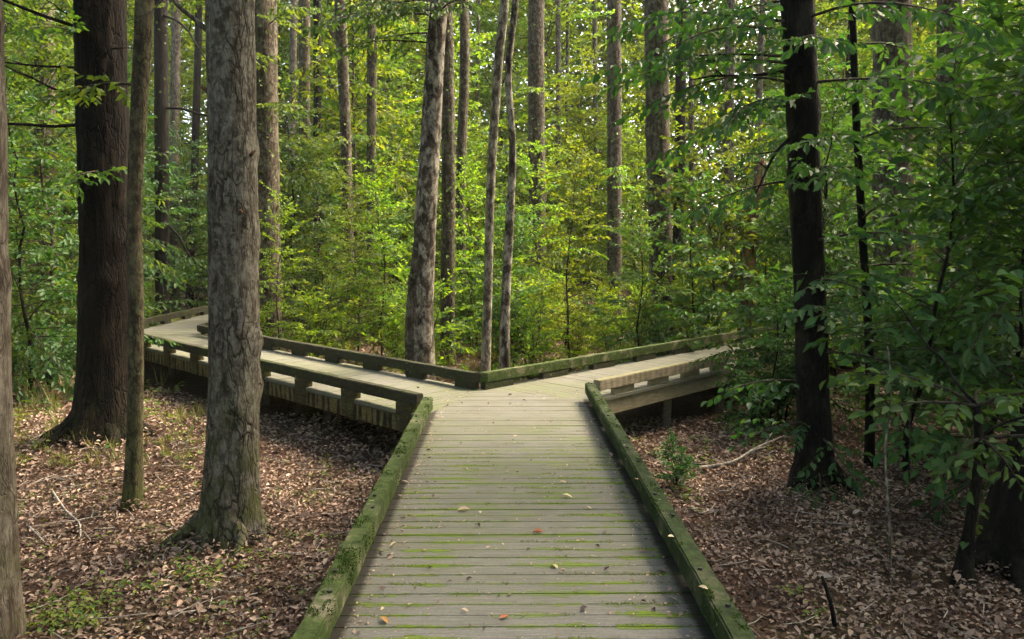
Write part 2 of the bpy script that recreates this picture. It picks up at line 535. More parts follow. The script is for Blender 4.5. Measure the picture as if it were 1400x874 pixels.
# ------------------------------------------------------------------ leafy branches
def leafy_branch(rng, tb, lv, start, az, elev, length, droop=.5, leaf=.085, wide=.5, twig_gap=.13, twig_len=.38, r0=.012, up_j=.7, bare=.18, dens=1.0, sub=True):
    """one branch with alternate twigs in a flattish spray, leaves along every twig"""
    p = Vector(start)
    n = max(4, int(length / .16))
    pts = [p.copy()]
    el = elev
    a = az
    step = length / n
    for i in range(n):
        el += (-droop / n) + rng.uniform(-.06, .06)
        a += rng.uniform(-.13, .13)
        p = p + Vector((math.cos(a) * math.cos(el), math.sin(a) * math.cos(el), math.sin(el))) * step
        pts.append(p.copy())
    tb.tube(pts, [r0 * (1 - .8 * i / n) for i in range(n + 1)], 5)
    # twigs
    s = bare * length
    side = 1
    while s < length * .995:
        u = s / length
        i = min(int(u * n), n - 1)
        q = pts[i].lerp(pts[i + 1], u * n - i)
        t = (pts[i + 1] - pts[i]).normalized()
        ta = math.atan2(t.y, t.x) + side * rng.uniform(.65, 1.1)
        tl = twig_len * (1.15 - .75 * u) * rng.uniform(.7, 1.25) * min(1, length / 1.2 + .35)
        te = math.asin(max(-1, min(1, t.z))) + rng.uniform(-.25, .12)
        end = twig(rng, tb, lv, q, ta, te, tl, leaf, wide, up_j, dens)
        side = -side
        s += twig_gap * rng.uniform(.7, 1.3)
    twig(rng, tb, lv, pts[-1], a, el, twig_len * .5, leaf, wide, up_j, dens)


def twig(rng, tb, lv, q, ta, te, tl, leaf, wide, up_j, dens):
    k = max(2, int(tl / (leaf * .42) * dens))
    d = Vector((math.cos(ta) * math.cos(te), math.sin(ta) * math.cos(te), math.sin(te)))
    e = q + d * tl - Vector((0, 0, .10 * tl))
    tb.tube([q, e], [.003, .0012], 3, cap=False)
    sd = 1
    for j in range(k):
        u = (j + .5) / k
        pp = q.lerp(e, u)
        la = ta + sd * rng.uniform(.5, 1.15) if j < k - 1 else ta
        le = te + rng.uniform(-.8, .2)
        ld = (math.cos(la) * math.cos(le), math.sin(la) * math.cos(le), math.sin(le))
        nn = (rng.gauss(0, up_j), rng.gauss(0, up_j), rng.uniform(.5, 1))
        ll = leaf * rng.uniform(.65, 1.2)
        lv.add(pp, ld, nn, ll, ll * wide * rng.uniform(.85, 1.15))
        sd = -sd


def stem_path(rng, H, wander, lean=(0, 0), n=None):
    n = n or max(5, int(H / .35))
    x = y = 0.0
    pts = []
    for i in range(n + 1):
        z = H * i / n
        pts.append(Vector((x + lean[0] * z, y + lean[1] * z, z - (.08 if i == 0 else 0))))
        x += rng.gauss(0, wander) * H / n
        y += rng.gauss(0, wander) * H / n
    return pts


def make_sapling(seed, H, r0, h0, nbr, Lb, leaf, lmat, bark, name, cat, wide=.5, elev=.45, droop=.6, stems=1, wander=.12, taper=.9, twig_gap=.13, twig_len=.38, up_j=.7, dens=1.0, top_shape=1.4):
    rng = random.Random(seed)
    tr = Buf(); cb = Buf(); lv = Leaves()
    for st in range(stems):
        lean = (0, 0) if stems == 1 else (rng.uniform(-.35, .35), rng.uniform(-.35, .35))
        h = H * (1 if st == 0 else rng.uniform(.6, 1))
        pts = stem_path(rng, h, wander, lean)
        n = len(pts) - 1
        tr.tube(pts, [r0 * (1 - taper * i / n) * (1.35 if i == 0 else 1) for i in range(n + 1)], 8)
        nb = max(3, nbr // stems)
        for i in range(nb):
            u = (i + rng.random()) / nb
            t = h0 + (1 - h0) * u
            j = min(int(t * n), n - 1)
            p = pts[j].lerp(pts[j + 1], t * n - j)
            ln = Lb * (1 - .72 * u ** top_shape) * rng.uniform(.65, 1.2)
            leafy_branch(rng, cb, lv, p, i * 2.4 + rng.uniform(-.9, .9), elev * rng.uniform(-.3, 2.0) + .35 * u, ln * rng.uniform(.6, 1.25), droop * rng.uniform(.2, 1.6), leaf, wide, twig_gap, twig_len, max(.004, r0 * .35 * (1 - .6 * u)), up_j, dens=dens)
        leafy_branch(rng, cb, lv, pts[-1], rng.uniform(0, 6), 1.1, Lb * .35, .3, leaf, wide, twig_gap, twig_len * .7, .004, up_j, bare=.05)
    e = empty(name, (0, 0, -50), 'x', cat)
    link('trunk' if H > 2.2 else 'stem', buf_mesh('trunk', tr, [bark], True), e)
    V, q = lv.arrays(rng=np.random.default_rng(seed), curl=.12)
    Vt = np.concatenate(cb.v)
    # twigs + leaves in one crown mesh
    me = bpy.data.meshes.new('crown')
    qt = [f for f in cb.f if len(f) == 4]
    allq = np.concatenate([q, np.array(qt, dtype=np.int64) + len(V)])
    mi = np.concatenate([np.zeros(len(q), dtype=np.int32), np.ones(len(qt), dtype=np.int32)])
    me = np_mesh('crown', np.concatenate([V, Vt]), allq, [lmat, M['twig']], mi)
    link('crown' if H > 2.2 else 'foliage', me, e)
    return e


PROTOS = []


def proto(**k):
    e = make_sapling(**k)
    PROTOS.append(e)
    return e


def drop_protos():
    for e in PROTOS:
        for c in list(e.children):
            bpy.data.objects.remove(c)
        bpy.data.objects.remove(e)


# ------------------------------------------------------------------ setting: forest floor
def make_ground():
    xs = np.concatenate([np.linspace(-180, -26, 12)[:-1], np.linspace(-26, -8, 45)[:-1], np.linspace(-8, 8, 160)[:-1], np.linspace(8, 26, 45)[:-1], np.linspace(26, 180, 12)])
    ys = np.concatenate([np.linspace(-60, 0, 10)[:-1], np.linspace(0, 14, 150)[:-1], np.linspace(14, 40, 60)[:-1], np.linspace(40, 220, 14)])
    V = np.array([(x, y, gh(x, y) + (.018 * mn.noise(Vector((x * 5, y * 5, 0))) if abs(x) < 9 and 0 < y < 15 else 0)) for y in ys for x in xs])
    nx = len(xs)
    q = np.array([(j * nx + i, j * nx + i + 1, (j + 1) * nx + i + 1, (j + 1) * nx + i) for j in range(len(ys) - 1) for i in range(nx - 1)])
    o = link('forest_floor', np_mesh('forest_floor', V, q, [M['soil']], None, True))
    o['kind'] = 'structure'
    o['label'] = 'brown forest floor under the trees'


make_ground()

# ------------------------------------------------------------------ boardwalk
XL, XR = -.772, .898
NL, FL = 6.24, 8.07          # left branch: x + y
NR, FR = 6.85, 8.655         # right branch: y - x
V0 = (-.292, 8.362)
CL, CR = (XL, NL - XL), (XR, NR + XR)
BL_F, BL_N = (-5.35, FL + 5.35), (-6.95, NL + 6.95)
BR_F, BR_N = (6.2, FR + 6.2), (7.6, NR + 7.6)
REG = {
    'main': ([(XL, -1.5), (XR, -1.5), CR, V0, CL], (0, 1)),
    'left': ([CL, V0, BL_F, BL_N], (-.7071, .7071)),
    'left2': ([BL_N, BL_F, (-5.35, 21.5), (-6.95, 21.5)], (0, 1)),
    'right': ([CR, BR_N, BR_F, V0], (.7071, .7071)),
    'right2': ([BR_N, (7.6, 21), (6.2, 21), BR_F], (0, 1)),
}


def clip(poly, a, b, keep_ge, d):
    """clip polygon by dot(p,d) >= / <= value"""
    out = []
    val = a
    f = lambda p: (p[0] * d[0] + p[1] * d[1] - val) * (1 if keep_ge else -1)
    for i in range(len(poly)):
        p, q = poly[i], poly[(i + 1) % len(poly)]
        fp, fq = f(p), f(q)
        if fp >= 0:
            out.append(p)
        if fp * fq < 0:
            t = fp / (fp - fq)
            out.append((p[0] + (q[0] - p[0]) * t, p[1] + (q[1] - p[1]) * t))
    return out


walk = empty('boardwalk', (0, 0, GZ), 'weathered grey plank boardwalk with mossy low curb rails, forking left and right in the woods', 'boardwalk')


def up_obj(name, me, parent=walk):
    """parts are modelled in world coordinates; offset for the parent's base"""
    o = link(name, me, parent)
    if parent is walk:
        o.location = (0, 0, -GZ)
    return o


def make_deck(poly, d, seed):
    rng = random.Random(seed)
    bm = bmesh.new()
    uvl = bm.loops.layers.uv.new('plank')
    c = (-d[1], d[0])
    lo = min(p[0] * d[0] + p[1] * d[1] for p in poly)
    hi = max(p[0] * d[0] + p[1] * d[1] for p in poly)
    k = math.floor(lo / .102)
    while k * .102 < hi:
        gp = .0022 if k * .102 < 4.6 else .0009      # joints packed shut where the film of algae is thickest
        a, b = k * .102 + gp, (k + 1) * .102 - gp
        pg = clip(clip(poly, a, 0, True, d), b, 0, False, d)
        k += 1
        # drop doubled corners
        pg = [p for i, p in enumerate(pg) if math.dist(p, pg[i - 1]) > .004]
        if len(pg) < 3:
            continue
        dz = rng.uniform(-.0012, .0016)
        tilt = rng.uniform(-.007, .007)
        mid = (a + b) / 2
        zt = lambda p: dz + tilt * (p[0] * d[0] + p[1] * d[1] - mid) + .003 * mn.noise(Vector((p[0] * 2, p[1] * 2, k)))
        vt = [bm.verts.new((p[0], p[1], zt(p))) for p in pg]
        vb = [bm.verts.new((p[0], p[1], -.038)) for p in pg]
        n = len(pg)
        fs = [bm.faces.new(vt), bm.faces.new(list(reversed(vb)))]
        for i in range(n):
            fs.append(bm.faces.new((vt[i], vb[i], vb[(i + 1) % n], vt[(i + 1) % n])))
        for f in fs:
            for l in f.loops:
                x, y, z = l.vert.co
                l[uvl].uv = (x * c[0] + y * c[1] + z, x * d[0] + y * d[1])
    dirt = bm.faces.new([bm.verts.new((p[0], p[1], -.0032)) for p in poly])
    dirt.material_index = 1
    for l in dirt.loops:
        l[uvl].uv = (l.vert.co.x * c[0] + l.vert.co.y * c[1], l.vert.co.x * d[0] + l.vert.co.y * d[1])
    bm.normal_update()
    top = [e for e in bm.edges if all(v.co.z > -.02 and v.co.y < 4.6 for v in e.verts) and len(e.link_faces) == 2]
    bmesh.ops.bevel(bm, geom=top, offset=.0018, segments=1, affect='EDGES', clamp_overlap=True)
    bmesh.ops.recalc_face_normals(bm, faces=bm.faces)
    me = bpy.data.meshes.new('deck')
    bm.to_mesh(me)
    bm.free()
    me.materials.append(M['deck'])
    me.materials.append(M['joint'])
    up_obj('deck', me)


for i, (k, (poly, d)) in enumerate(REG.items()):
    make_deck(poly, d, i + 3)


def beam_mesh(p0, p1, w, z0, z1, m, jig=.003, bev=.008, seg=.12, uvs=False, ends=(0, 0)):
    """a squared timber from p0 to p1 (its centre line), slightly worn; ends = skew of each end for mitres"""
    a, b = Vector((*p0, 0)), Vector((*p1, 0))
    t = (b - a)
    ln = t.length
    t.normalize()
    s = Vector((-t.y, t.x, 0))
    bm = bmesh.new()
    n = max(2, int(ln / seg))
    rings = []
    for i in range(n + 1):
        u = ln * i / n
        r = []
        for sx, z in ((-1, z0), (1, z0), (1, z1), (-1, z1)):
            uu = u + (ends[0] * sx * w / 2 * (1 - i / n)) + (ends[1] * sx * w / 2 * (i / n))
            p = a + t * uu + s * (sx * w / 2)
            p.z = z
            r.append(bm.verts.new(p))
        rings.append(r)
    for i in range(n):
        for k in range(4):
            bm.faces.new((rings[i][k], rings[i][(k + 1) % 4], rings[i + 1][(k + 1) % 4], rings[i + 1][k]))
    bm.faces.new(rings[0][::-1])
    bm.faces.new(rings[-1])
    bmesh.ops.recalc_face_normals(bm, faces=bm.faces)
    long_e = [e for e in bm.edges if abs(abs((e.verts[0].co - e.verts[1].co).normalized().dot(t)) - 1) < .02 and len(e.link_faces) == 2 and e.calc_face_angle(0) > .5]
    end_e = [e for e in bm.edges if len(e.link_faces) == 2 and e.calc_face_angle(0) > .5 and e not in long_e]
    if bev:
        bmesh.ops.bevel(bm, geom=long_e + end_e, offset=bev, segments=2, affect='EDGES')
    if jig:
        for v in bm.verts:
            q = v.co * 6
            v.co += Vector((mn.noise(q), mn.noise(q + Vector((9, 0, 0))), mn.noise(q + Vector((0, 9, 0))))) * jig * 1.6
            q = v.co * 23
            v.co += Vector((mn.noise(q), mn.noise(q + Vector((9, 0, 0))), mn.noise(q + Vector((0, 9, 0))))) * jig * .7
    if uvs:
        uvl = bm.loops.layers.uv.new('plank')
        for f in bm.faces:
            for l in f.loops:
                l[uvl].uv = ((l.vert.co - a).dot(t) + a.dot(t), l.vert.co.z)
    me = bpy.data.meshes.new('timber')
    bm.to_mesh(me)
    bm.free()
    me.materials.append(m)
    return me


FT, FB = -.05, -.205
RT, RB = .19, .078            # curb rail top and underside
RW = .092


def curb(p0, p1, m, mb, first, pitch, blk, label=None, bolts=False, ends=(0, 0), jig=.003, inset=0.0, skirt=0.0):
    r = up_obj('curb_rail', beam_mesh(p0, p1, RW, RB, RT, m, jig, seg=.05 if bolts else .12, uvs=True, ends=ends))
    if label:
        r['label'] = label
    a, b = Vector((*p0, 0)), Vector((*p1, 0))
    t = (b - a)
    ln = t.length
    t.normalize()
    s = first
    while s < ln - .02:
        q0 = a + t * max(.005, s)
        q1 = a + t * min(ln - .005, s + blk)
        if (q1 - q0).length > .05:
            nv = Vector((-t.y, t.x, 0)) * inset
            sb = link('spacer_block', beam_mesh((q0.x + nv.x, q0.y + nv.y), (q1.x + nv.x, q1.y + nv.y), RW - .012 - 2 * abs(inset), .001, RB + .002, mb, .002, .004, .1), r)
            if skirt:
                nv = Vector((-t.y, t.x, 0)) * skirt
                link('rail_support', beam_mesh((q0.x + nv.x, q0.y + nv.y), (q1.x + nv.x, q1.y + nv.y), .03, FB + .004, RB + .004, M['skirt'], .002, .004, .1), r)
            if bolts:
                for u in (.3, .7):
                    c = q0.lerp(q1, u)
                    bm = bmesh.new()
                    bmesh.ops.create_cone(bm, segments=10, radius1=.011, radius2=.009, depth=.012, cap_ends=True)
                    bmesh.ops.translate(bm, verts=bm.verts, vec=(c.x + .012 * (1 if u < .5 else -1), c.y, RT + .003))
                    me = bpy.data.meshes.new('bolt')
                    bm.to_mesh(me)
                    bm.free()
                    me.materials.append(M['bolt'])
                    link('bolt', me, r)
        s += pitch
    return r


h = RW / 2
q2 = .7071
# along the main deck
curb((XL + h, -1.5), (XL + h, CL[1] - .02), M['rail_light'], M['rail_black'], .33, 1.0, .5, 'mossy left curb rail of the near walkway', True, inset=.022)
curb((XR - h, -1.5), (XR - h, CR[1] - .03), M['rail_dark'], M['rail_black'], .1, 1.0, .84, 'dark green mossy right curb rail of the near walkway', True, inset=-.022)  # blocks lengthened so the gap under this rail reads as dark shade


def off(p, n, k):
    return (p[0] + n[0] * k, p[1] + n[1] * k)


nl = (q2, q2)       # from the near left edge inwards
# left branch, near side: starts butted against the main rail
curb(off((CL[0] - .075, CL[1] + .075), nl, h), off(BL_N, nl, h), M['rail_far'], M['skirt'], .08, .95, .22, skirt=.048)
curb(off(V0, (-q2, -q2), h), off(BL_F, (-q2, -q2), h), M['rail_far'], M['rail_far'], .0, .9, .33, ends=(.41, 0))
curb((BL_N[0] + h, BL_N[1] + .05), (BL_N[0] + h, 21.5), M['rail_far'], M['rail_far'], .1, 1.0, .33)
curb((BL_F[0] - h, BL_F[1] + .05), (BL_F[0] - h, 21.5), M['rail_far'], M['rail_far'], .1, 1.0, .33)
# right branch
nr = (-q2, q2)
curb(off((CR[0] + .07, CR[1] + .07), nr, h), off(BR_N, nr, h), M['fascia_tan'], M['rail_tan'], .3, .68, .36, inset=.012)
curb(off(V0, (q2, -q2), h), off(BR_F, (q2, -q2), h), M['rail_light'], M['rail_far'], .0, .95, .45, ends=(-.41, 0))
curb((BR_N[0] - h, BR_N[1] + .05), (BR_N[0] - h, 21), M['rail_far'], M['rail_far'], .1, 1.0, .33)
curb((BR_F[0] + h, BR_F[1] + .05), (BR_F[0] + h, 21), M['rail_far'], M['rail_far'], .1, 1.0, .33)

# fascia boards below the deck edges


def fascia(p0, p1, m, inset, n):
    up_obj('fascia_board', beam_mesh(off(p0, n, inset), off(p1, n, inset), .04, FB, FT, m, .002, .003, .2, True))


fascia((XL, -1.5), (XL, CL[1] - .02), M['fascia'], .03, (1, 0))
fascia((XR, -1.5), (XR, CR[1] - .02), M['fascia'], .03, (-1, 0))
fascia((CL[0] + .02, CL[1] - .02), BL_N, M['fascia'], .022, nl)
fascia(off(V0, (-q2, q2), .05), BL_F, M['fascia'], .03, (-q2, -q2))
fascia((CR[0] - .02, CR[1] - .02), BR_N, M['rail_tan'], .045, nr)
fascia(off(V0, (q2, q2), .05), BR_F, M['fascia_tan'], .03, (q2, -q2))
fascia((BL_N[0], BL_N[1]), (BL_N[0], 21.5), M['fascia'], .03, (1, 0))
fascia((BR_N[0], BR_N[1] + .05), (BR_N[0], 21), M['fascia_tan'], .03, (-1, 0))


def post(x, y):
    z0 = gh(x, y) - .12
    p = beam_mesh((x - .045, y), (x + .045, y), .09, z0, -.06, M['post'], .002, .005, .3)
    up_obj('support_post', p)


for yy in (.6, 2.9, 5.2, 7.0):
    post(XL + .3, yy); post(XR - .3, yy)
for k in range(5):
    t = .9 + 1.55 * k
    post(CL[0] + nl[0] * .5 - q2 * t, CL[1] + nl[1] * .5 + q2 * t)
    post(V0[0] - nl[0] * .14 - q2 * t, V0[1] - nl[1] * .14 + q2 * t)
for k in range(6):
    t = .28 + 1.25 * k
    post(CR[0] + nr[0] * .11 + q2 * t, CR[1] + nr[1] * .11 + q2 * t)
    post(V0[0] + q2 * .14 + q2 * t, V0[1] - q2 * .14 + q2 * t)

# ------------------------------------------------------------------ tree trunks
CANOPY = []


def canopy_mesh(seed, n_br, rad, leaf):
    """high crown: boughs with big loose leaf sprays"""
    rng = random.Random(seed)
    tb = Buf(); lv = Leaves()
    for i in range(n_br):
        u = (i + .5) / n_br
        z = .35 * rad + u * rad * 1.9
        ln = rad * (1.05 - .75 * abs(u - .35)) * rng.uniform(.7, 1.15)
        az = i * 2.4 + rng.uniform(-.4, .4)
        el = .2 + .5 * u
        p = Vector((0, 0, z))
        d = Vector((math.cos(az) * math.cos(el), math.sin(az) * math.cos(el), math.sin(el)))
        pts = [p + d * (ln * k / 4) + Vector((0, 0, -.12 * ln * (k / 4) ** 2)) for k in range(5)]
        tb.tube(pts, [.06, .05, .035, .025, .012], 5)
        for k in range(int(30 * ln)):
            t = rng.uniform(.25, 1.05)
            c = p + d * (ln * t) + Vector((rng.gauss(0, .45), rng.gauss(0, .45), rng.gauss(0, .22)))
            for j in range(9):
                q = c + Vector((rng.gauss(0, .2), rng.gauss(0, .2), rng.gauss(0, .1)))
                a = rng.uniform(0, 2 * PI)
                lv.add(q, (math.cos(a), math.sin(a), rng.uniform(-.5, .2)), (rng.gauss(0, .6), rng.gauss(0, .6), 1), leaf * rng.uniform(.7, 1.2), leaf * .6)
    V, q = lv.arrays(simple=True)
    qt = [f for f in tb.f if len(f) == 4]
    allq = np.concatenate([q, np.array(qt) + len(V)])
    mi = np.concatenate([np.zeros(len(q)), np.ones(len(qt))])
    return np_mesh('canopy', np.concatenate([V, np.concatenate(tb.v)]), allq, [M['leaf_canopy'], M['bark_brown']], mi)


CAN = [canopy_mesh(5, 16, 3.2, .24), canopy_mesh(9, 18, 3.8, .24)]


def resample(pts, wid, step):
    P, W = [pts[0]], [wid[0]]
    for i in range(len(pts) - 1):
        p0, p1, p2, p3 = pts[max(i - 1, 0)], pts[i], pts[i + 1], pts[min(i + 2, len(pts) - 1)]
        n = max(1, int((p2 - p1).length / step))
        for k in range(1, n + 1):
            t = k / n
            v = .5 * ((2 * p1) + (p2 - p0) * t + (2 * p0 - 5 * p1 + 4 * p2 - p3) * t * t + (3 * p1 - p0 - 3 * p2 + p3) * t ** 3)
            P.append(v)
            W.append(wid[i] + (wid[i + 1] - wid[i]) * t)
    return P, W


def big_tree(label, D, pts, bark, cat='tree', top=15.0, flare=.35, nroot=5, roots=(), sides=20, canopy=None, rough=.05, seed=1, low=(), lowmat='leaf_mid', leaf=.085, group=None, limbs=(), dens=1.0, step=.14, ivy=0, name='tree', ridge=.03):
    """pts: (px, py, width px) along the trunk as seen from the path, at depth D"""
    rng = random.Random(seed)
    P, W = [], []
    for (x, y, w) in pts:
        P.append(atY(x, y, D)); W.append(w / F * D / 2)
    P, W = P, W
    g = gh(P[0].x, D)
    base = Vector((P[0].x, D, g))
    if P[0].z > g - .05:
        P.insert(0, Vector((P[0].x - (P[1].x - P[0].x) * .0, D, g - .1)))
        W.insert(0, W[0])
    else:
        P[0].z = g - .1
    # carry on above
    dirv = (P[-1] - P[-2])
    dirv = dirv / dirv.z
    while P[-1].z < top:
        P.append(P[-1] + Vector((dirv.x * .6 + rng.gauss(0, .02), rng.gauss(0, .02), 1)) * 2.0)
        W.append(W[-1] * .9)
    Q, Wq = resample(P, W, step)
    Q = [q - base for q in Q]
    ph = rng.uniform(0, 6)
    sd = Vector((seed * 3.1, seed * 1.7, 0))
    knots = [(rng.uniform(0, 6.28), rng.uniform(.2, 4.5), rng.uniform(.03, .09), rng.choice((-.12, .14, .2, .1))) for _ in range(14)]

    def shape(p, a, i):
        z = max(0, p.z)
        fl = flare * math.exp(-z / .22) * (.55 + .6 * max(0, math.cos(nroot * a + ph)) + .2 * math.cos(2 * a + ph))
        d = Vector((math.cos(a), math.sin(a), 0))
        fine = 0
        if sides >= 18:
            for (ka, kz, kr, kh) in knots:
                dz = (p.z - kz) / kr
                da = math.sin((a - ka) / 2) * 2 * .17 / kr
                if abs(dz) < 3:
                    fine += kh * math.exp(-dz * dz - da * da)
            fine += ridge * (mn.noise(Vector((math.cos(a) * 5, math.sin(a) * 5, p.z * 1.6)) + sd) + .8 * mn.noise(Vector((math.cos(a) * 11, math.sin(a) * 11, p.z * 5)) + sd))
        return 1 + fl + fine + rough * (mn.noise(d * 1.3 + Vector((0, 0, p.z * .9)) + sd) + .6 * mn.noise(d * 3.2 + Vector((0, 0, p.z * 2.6)) + sd))

    b = Buf()
    b.tube(Q, Wq, sides, shape=shape)
    for (az, ln, r) in roots:
        d = Vector((math.cos(az), math.sin(az), 0))
        rp = []
        for k in range(8):
            u = k / 7
            xy = d * (W[0] * .55 + ln * u) + Vector((-d.y, d.x, 0)) * (.05 * math.sin(u * 5 + az))
            zz = gh(base.x + xy.x, base.y + xy.y) - g
            rp.append(Vector((xy.x, xy.y, zz + (.26 * (1 - u) ** 2.2 + .018 - .09 * max(0, u - .8) / .2))))
        b.tube(rp, [r * (1 - .68 * k / 7) for k in range(8)], 9)
    e = empty(name, base, label, cat, group)
    tr = link('trunk', buf_mesh('trunk', b, [bark], True), e)
    # bare limbs: (height px y, azimuth, elevation, length, radius)
    for (y, az, el, ln, r) in limbs:
        z = atY(0, y, D).z - g
        i = min(range(len(Q)), key=lambda k: abs(Q[k].z - z))
        lb = Buf()
        p = Q[i].copy()
        lp = [p.copy()]
        a, l_ = az, el
        n = 9
        for k in range(n):
            a += rng.gauss(0, .16); l_ += rng.gauss(0, .14)
            p = p + Vector((math.cos(a) * math.cos(l_), math.sin(a) * math.cos(l_), math.sin(l_))) * ln / n
            lp.append(p.copy())
        lb.tube(lp, [r * (1 - .75 * k / n) for k in range(n + 1)], 6)
        for k in (4, 6):
            a2 = a + rng.choice((-1, 1)) * rng.uniform(.5, 1)
            q = lp[k]
            lb.tube([q, q + Vector((math.cos(a2), math.sin(a2), rng.uniform(-.2, .4))) * ln * .22, q + Vector((math.cos(a2 + .2), math.sin(a2 + .2), rng.uniform(-.2, .3))) * ln * .4], [r * .35, r * .22, r * .1], 5)
        link('limb', buf_mesh('limb', lb, [bark], True), e)
    if low or ivy:
        lv = Leaves(); tb = Buf()
        for (y, az, el, ln, dr) in low:
            z = atY(0, y, D).z - g
            i = min(range(len(Q)), key=lambda k: abs(Q[k].z - z))
            leafy_branch(rng, tb, lv, Q[i], az, el, ln, dr, leaf, .52, .10, .46, .014, .7, dens=dens)
        for k in range(ivy):
            i = rng.randrange(3, len(Q))
            a = rng.uniform(0, 2 * PI)
            d = Vector((math.cos(a), math.sin(a), 0))
            lv.add(Q[i] + d * Wq[i] * 1.02 + Vector((0, 0, rng.uniform(-.1, .1))), d * .6 + Vector((rng.gauss(0, .4), rng.gauss(0, .4), -.5)), d + Vector((0, 0, .4)), leaf * rng.uniform(.6, 1.1), leaf * .6)
        V, q = lv.arrays(rng=np.random.default_rng(seed), curl=.12)
        if tb.f:
            qt = np.array([f for f in tb.f if len(f) == 4])
            me = np_mesh('foliage', np.concatenate([V, np.concatenate(tb.v)]), np.concatenate([q, qt + len(V)]), [M[lowmat], M['twig']], np.concatenate([np.zeros(len(q)), np.ones(len(qt))]))
        else:
            me = np_mesh('foliage', V, q, [M[lowmat]])
        link('lower_foliage', me, e)
    if canopy is not None:
        z, sc = canopy
        c = link('crown', CAN[seed % 2], e)
        i = min(range(len(Q)), key=lambda k: abs(Q[k].z - z))
        c.location = (Q[i].x, Q[i].y, z)
        c.rotation_euler = (0, 0, seed * 1.3)
        c.scale = (sc, sc, sc * .8)
    return e


G = M
# --- near and middle trunks, left to right
big_tree('pale grey trunk cut by the left edge of the photo, nearest of all trees', 4.0, [(-34, 890, 108), (-30, 600, 84), (-39, 300, 84), (-48, 0, 84)], G['bark_edge'], seed=11, sides=48, step=.08, canopy=(9.0, 1.3), flare=.2)
big_tree('very thick dark brown furrowed trunk with a wide spreading base', 8.4, [(143, 600, 84), (145, 520, 72), (144, 300, 64), (137, 0, 62)], G['bark_furrow'], seed=2, low=((235, 4.9, .2, .8, .5), (250, 4.3, .1, .7, .5), (60, 4.2, .2, .9, .5)), lowmat='leaf_mid', roots=((3.3, .5, .13), (4.0, .55, .1), (5.3, .5, .1), (.2, .4, .1)), flare=.5, sides=64, step=.07, ridge=.045, canopy=(10.0, 1.7), limbs=((50, 4.6, .1, .7, .012), (70, 5.2, .05, .8, .012), (165, 3.6, -.1, 2.2, .022), (45, 3.4, .35, 2.4, .022), (90, 3.0, .1, 2.0, .018), (140, 3.9, .3, 1.6, .016)))
big_tree('slim grey brown trunk standing close in front of the thick dark tree', 6.15, [(181, 690, 24), (184, 600, 21), (186, 430, 19), (184, 280, 19), (191, 130, 21), (198, 0, 23)], G['bark_moss'], seed=3, flare=.3, sides=24, step=.08, canopy=(9.0, 1.22), low=((120, 3.0, .2, .9, .4),), lowmat='leaf_mid')
grey_tree = big_tree('stout grey patchy trunk with mossy buttress roots left of the near walkway', 5.45, [(318, 728, 76), (317, 650, 72), (320, 500, 66), (319, 300, 63), (316, 100, 62), (315, 0, 62)], G['bark_grey'], seed=4, roots=((3.35, .42, .075), (4.1, .22, .07), (5.1, .25, .075), (5.9, .22, .07), (.3, .2, .06)), flare=.35, sides=56, step=.06, canopy=(9.5, 1.3), rough=.06, limbs=((72, 3.0, .75, 1.4, .02), (440, 5.6, .1, .25, .008)))
for (px, py, dx, dz, r_) in ((327, 288, .03, -.01, .014), (292, 130, -.07, .05, .016), (340, 215, .06, .04, .012)):
    sb_ = Buf()
    p_ = atY(px, py, 5.45 - (.14 if px == 327 else .05)) - grey_tree.location
    sb_.tube([p_ - Vector((dx, -.05, dz)) * .5, p_ + Vector((dx * .5, -.02, dz * .5)), p_ + Vector((dx, -.035, dz))], [r_ * 1.5, r_, r_ * .7], 8)
    link('branch_stub', buf_mesh('branch_stub', sb_, [M['bark_rot']], True), grey_tree)
big_tree('brown trunk with leafy climbers behind the left walkway, beside the stout grey trunk', 14, [(368, 470, 34), (366, 300, 33), (362, 100, 33), (360, 0, 33)], G['bark_brown'], seed=5, sides=16, low=((10, 3.6, .2, 1.6, .6), (40, 5.6, .2, 1.7, .6), (90, 4.6, .2, 1.4, .6), (150, 5.3, .2, 1.3, .6), (230, 4.0, .2, 1.3, .6)), ivy=520, leaf=.1)
lean_tree = big_tree('grey leaning trunk with dark blotches just behind the far curb of the left walkway', 10.0, [(577, 500, 36), (577, 420, 31), (582, 300, 29), (589, 180, 27), (596, 60, 24), (600, 0, 23)], G['bark_centre'], seed=6, sides=28, step=.1, flare=.15, low=((60, 3.3, .2, 1.3, .5), (20, 3.6, .1, 1.6, .6), (30, 4.4, .2, 1.2, .6), (5, 3.1, .1, 1.8, .6), (45, 2.9, .2, 1.2, .5), (10, 5.0, .2, 1.3, .6), (25, 3.9, .2, 1.4, .7)), lowmat='leaf_dark')
sb_ = Buf()
q_, w_ = resample([atY(x, y, 9.93) - lean_tree.location for x, y in ((562, 515), (563, 430), (570, 345), (578, 285), (583, 240))], [.088, .08, .06, .045, .02], .12)
sb_.tube(q_, w_, 12, shape=lambda p, a, i: 1 + .1 * mn.noise(Vector((math.cos(a) * 2, math.sin(a) * 2, p.z * 2))))
link('second_stem', buf_mesh('second_stem', sb_, [M['bark_brown']], True), lean_tree)
big_tree('dark ivy covered trunk behind the grey leaning trunk', 13.5, [(612, 400, 20), (613, 200, 18), (610, 0, 17)], G['bark_brown'], seed=8, sides=12, ivy=420, lowmat='leaf_mid')
big_tree('slim brown trunk just right of the ivy covered trunk', 16.5, [(632, 400, 13), (630, 250, 13), (635, 100, 13), (634, 0, 13)], G['bark_brown'], seed=9, sides=10)
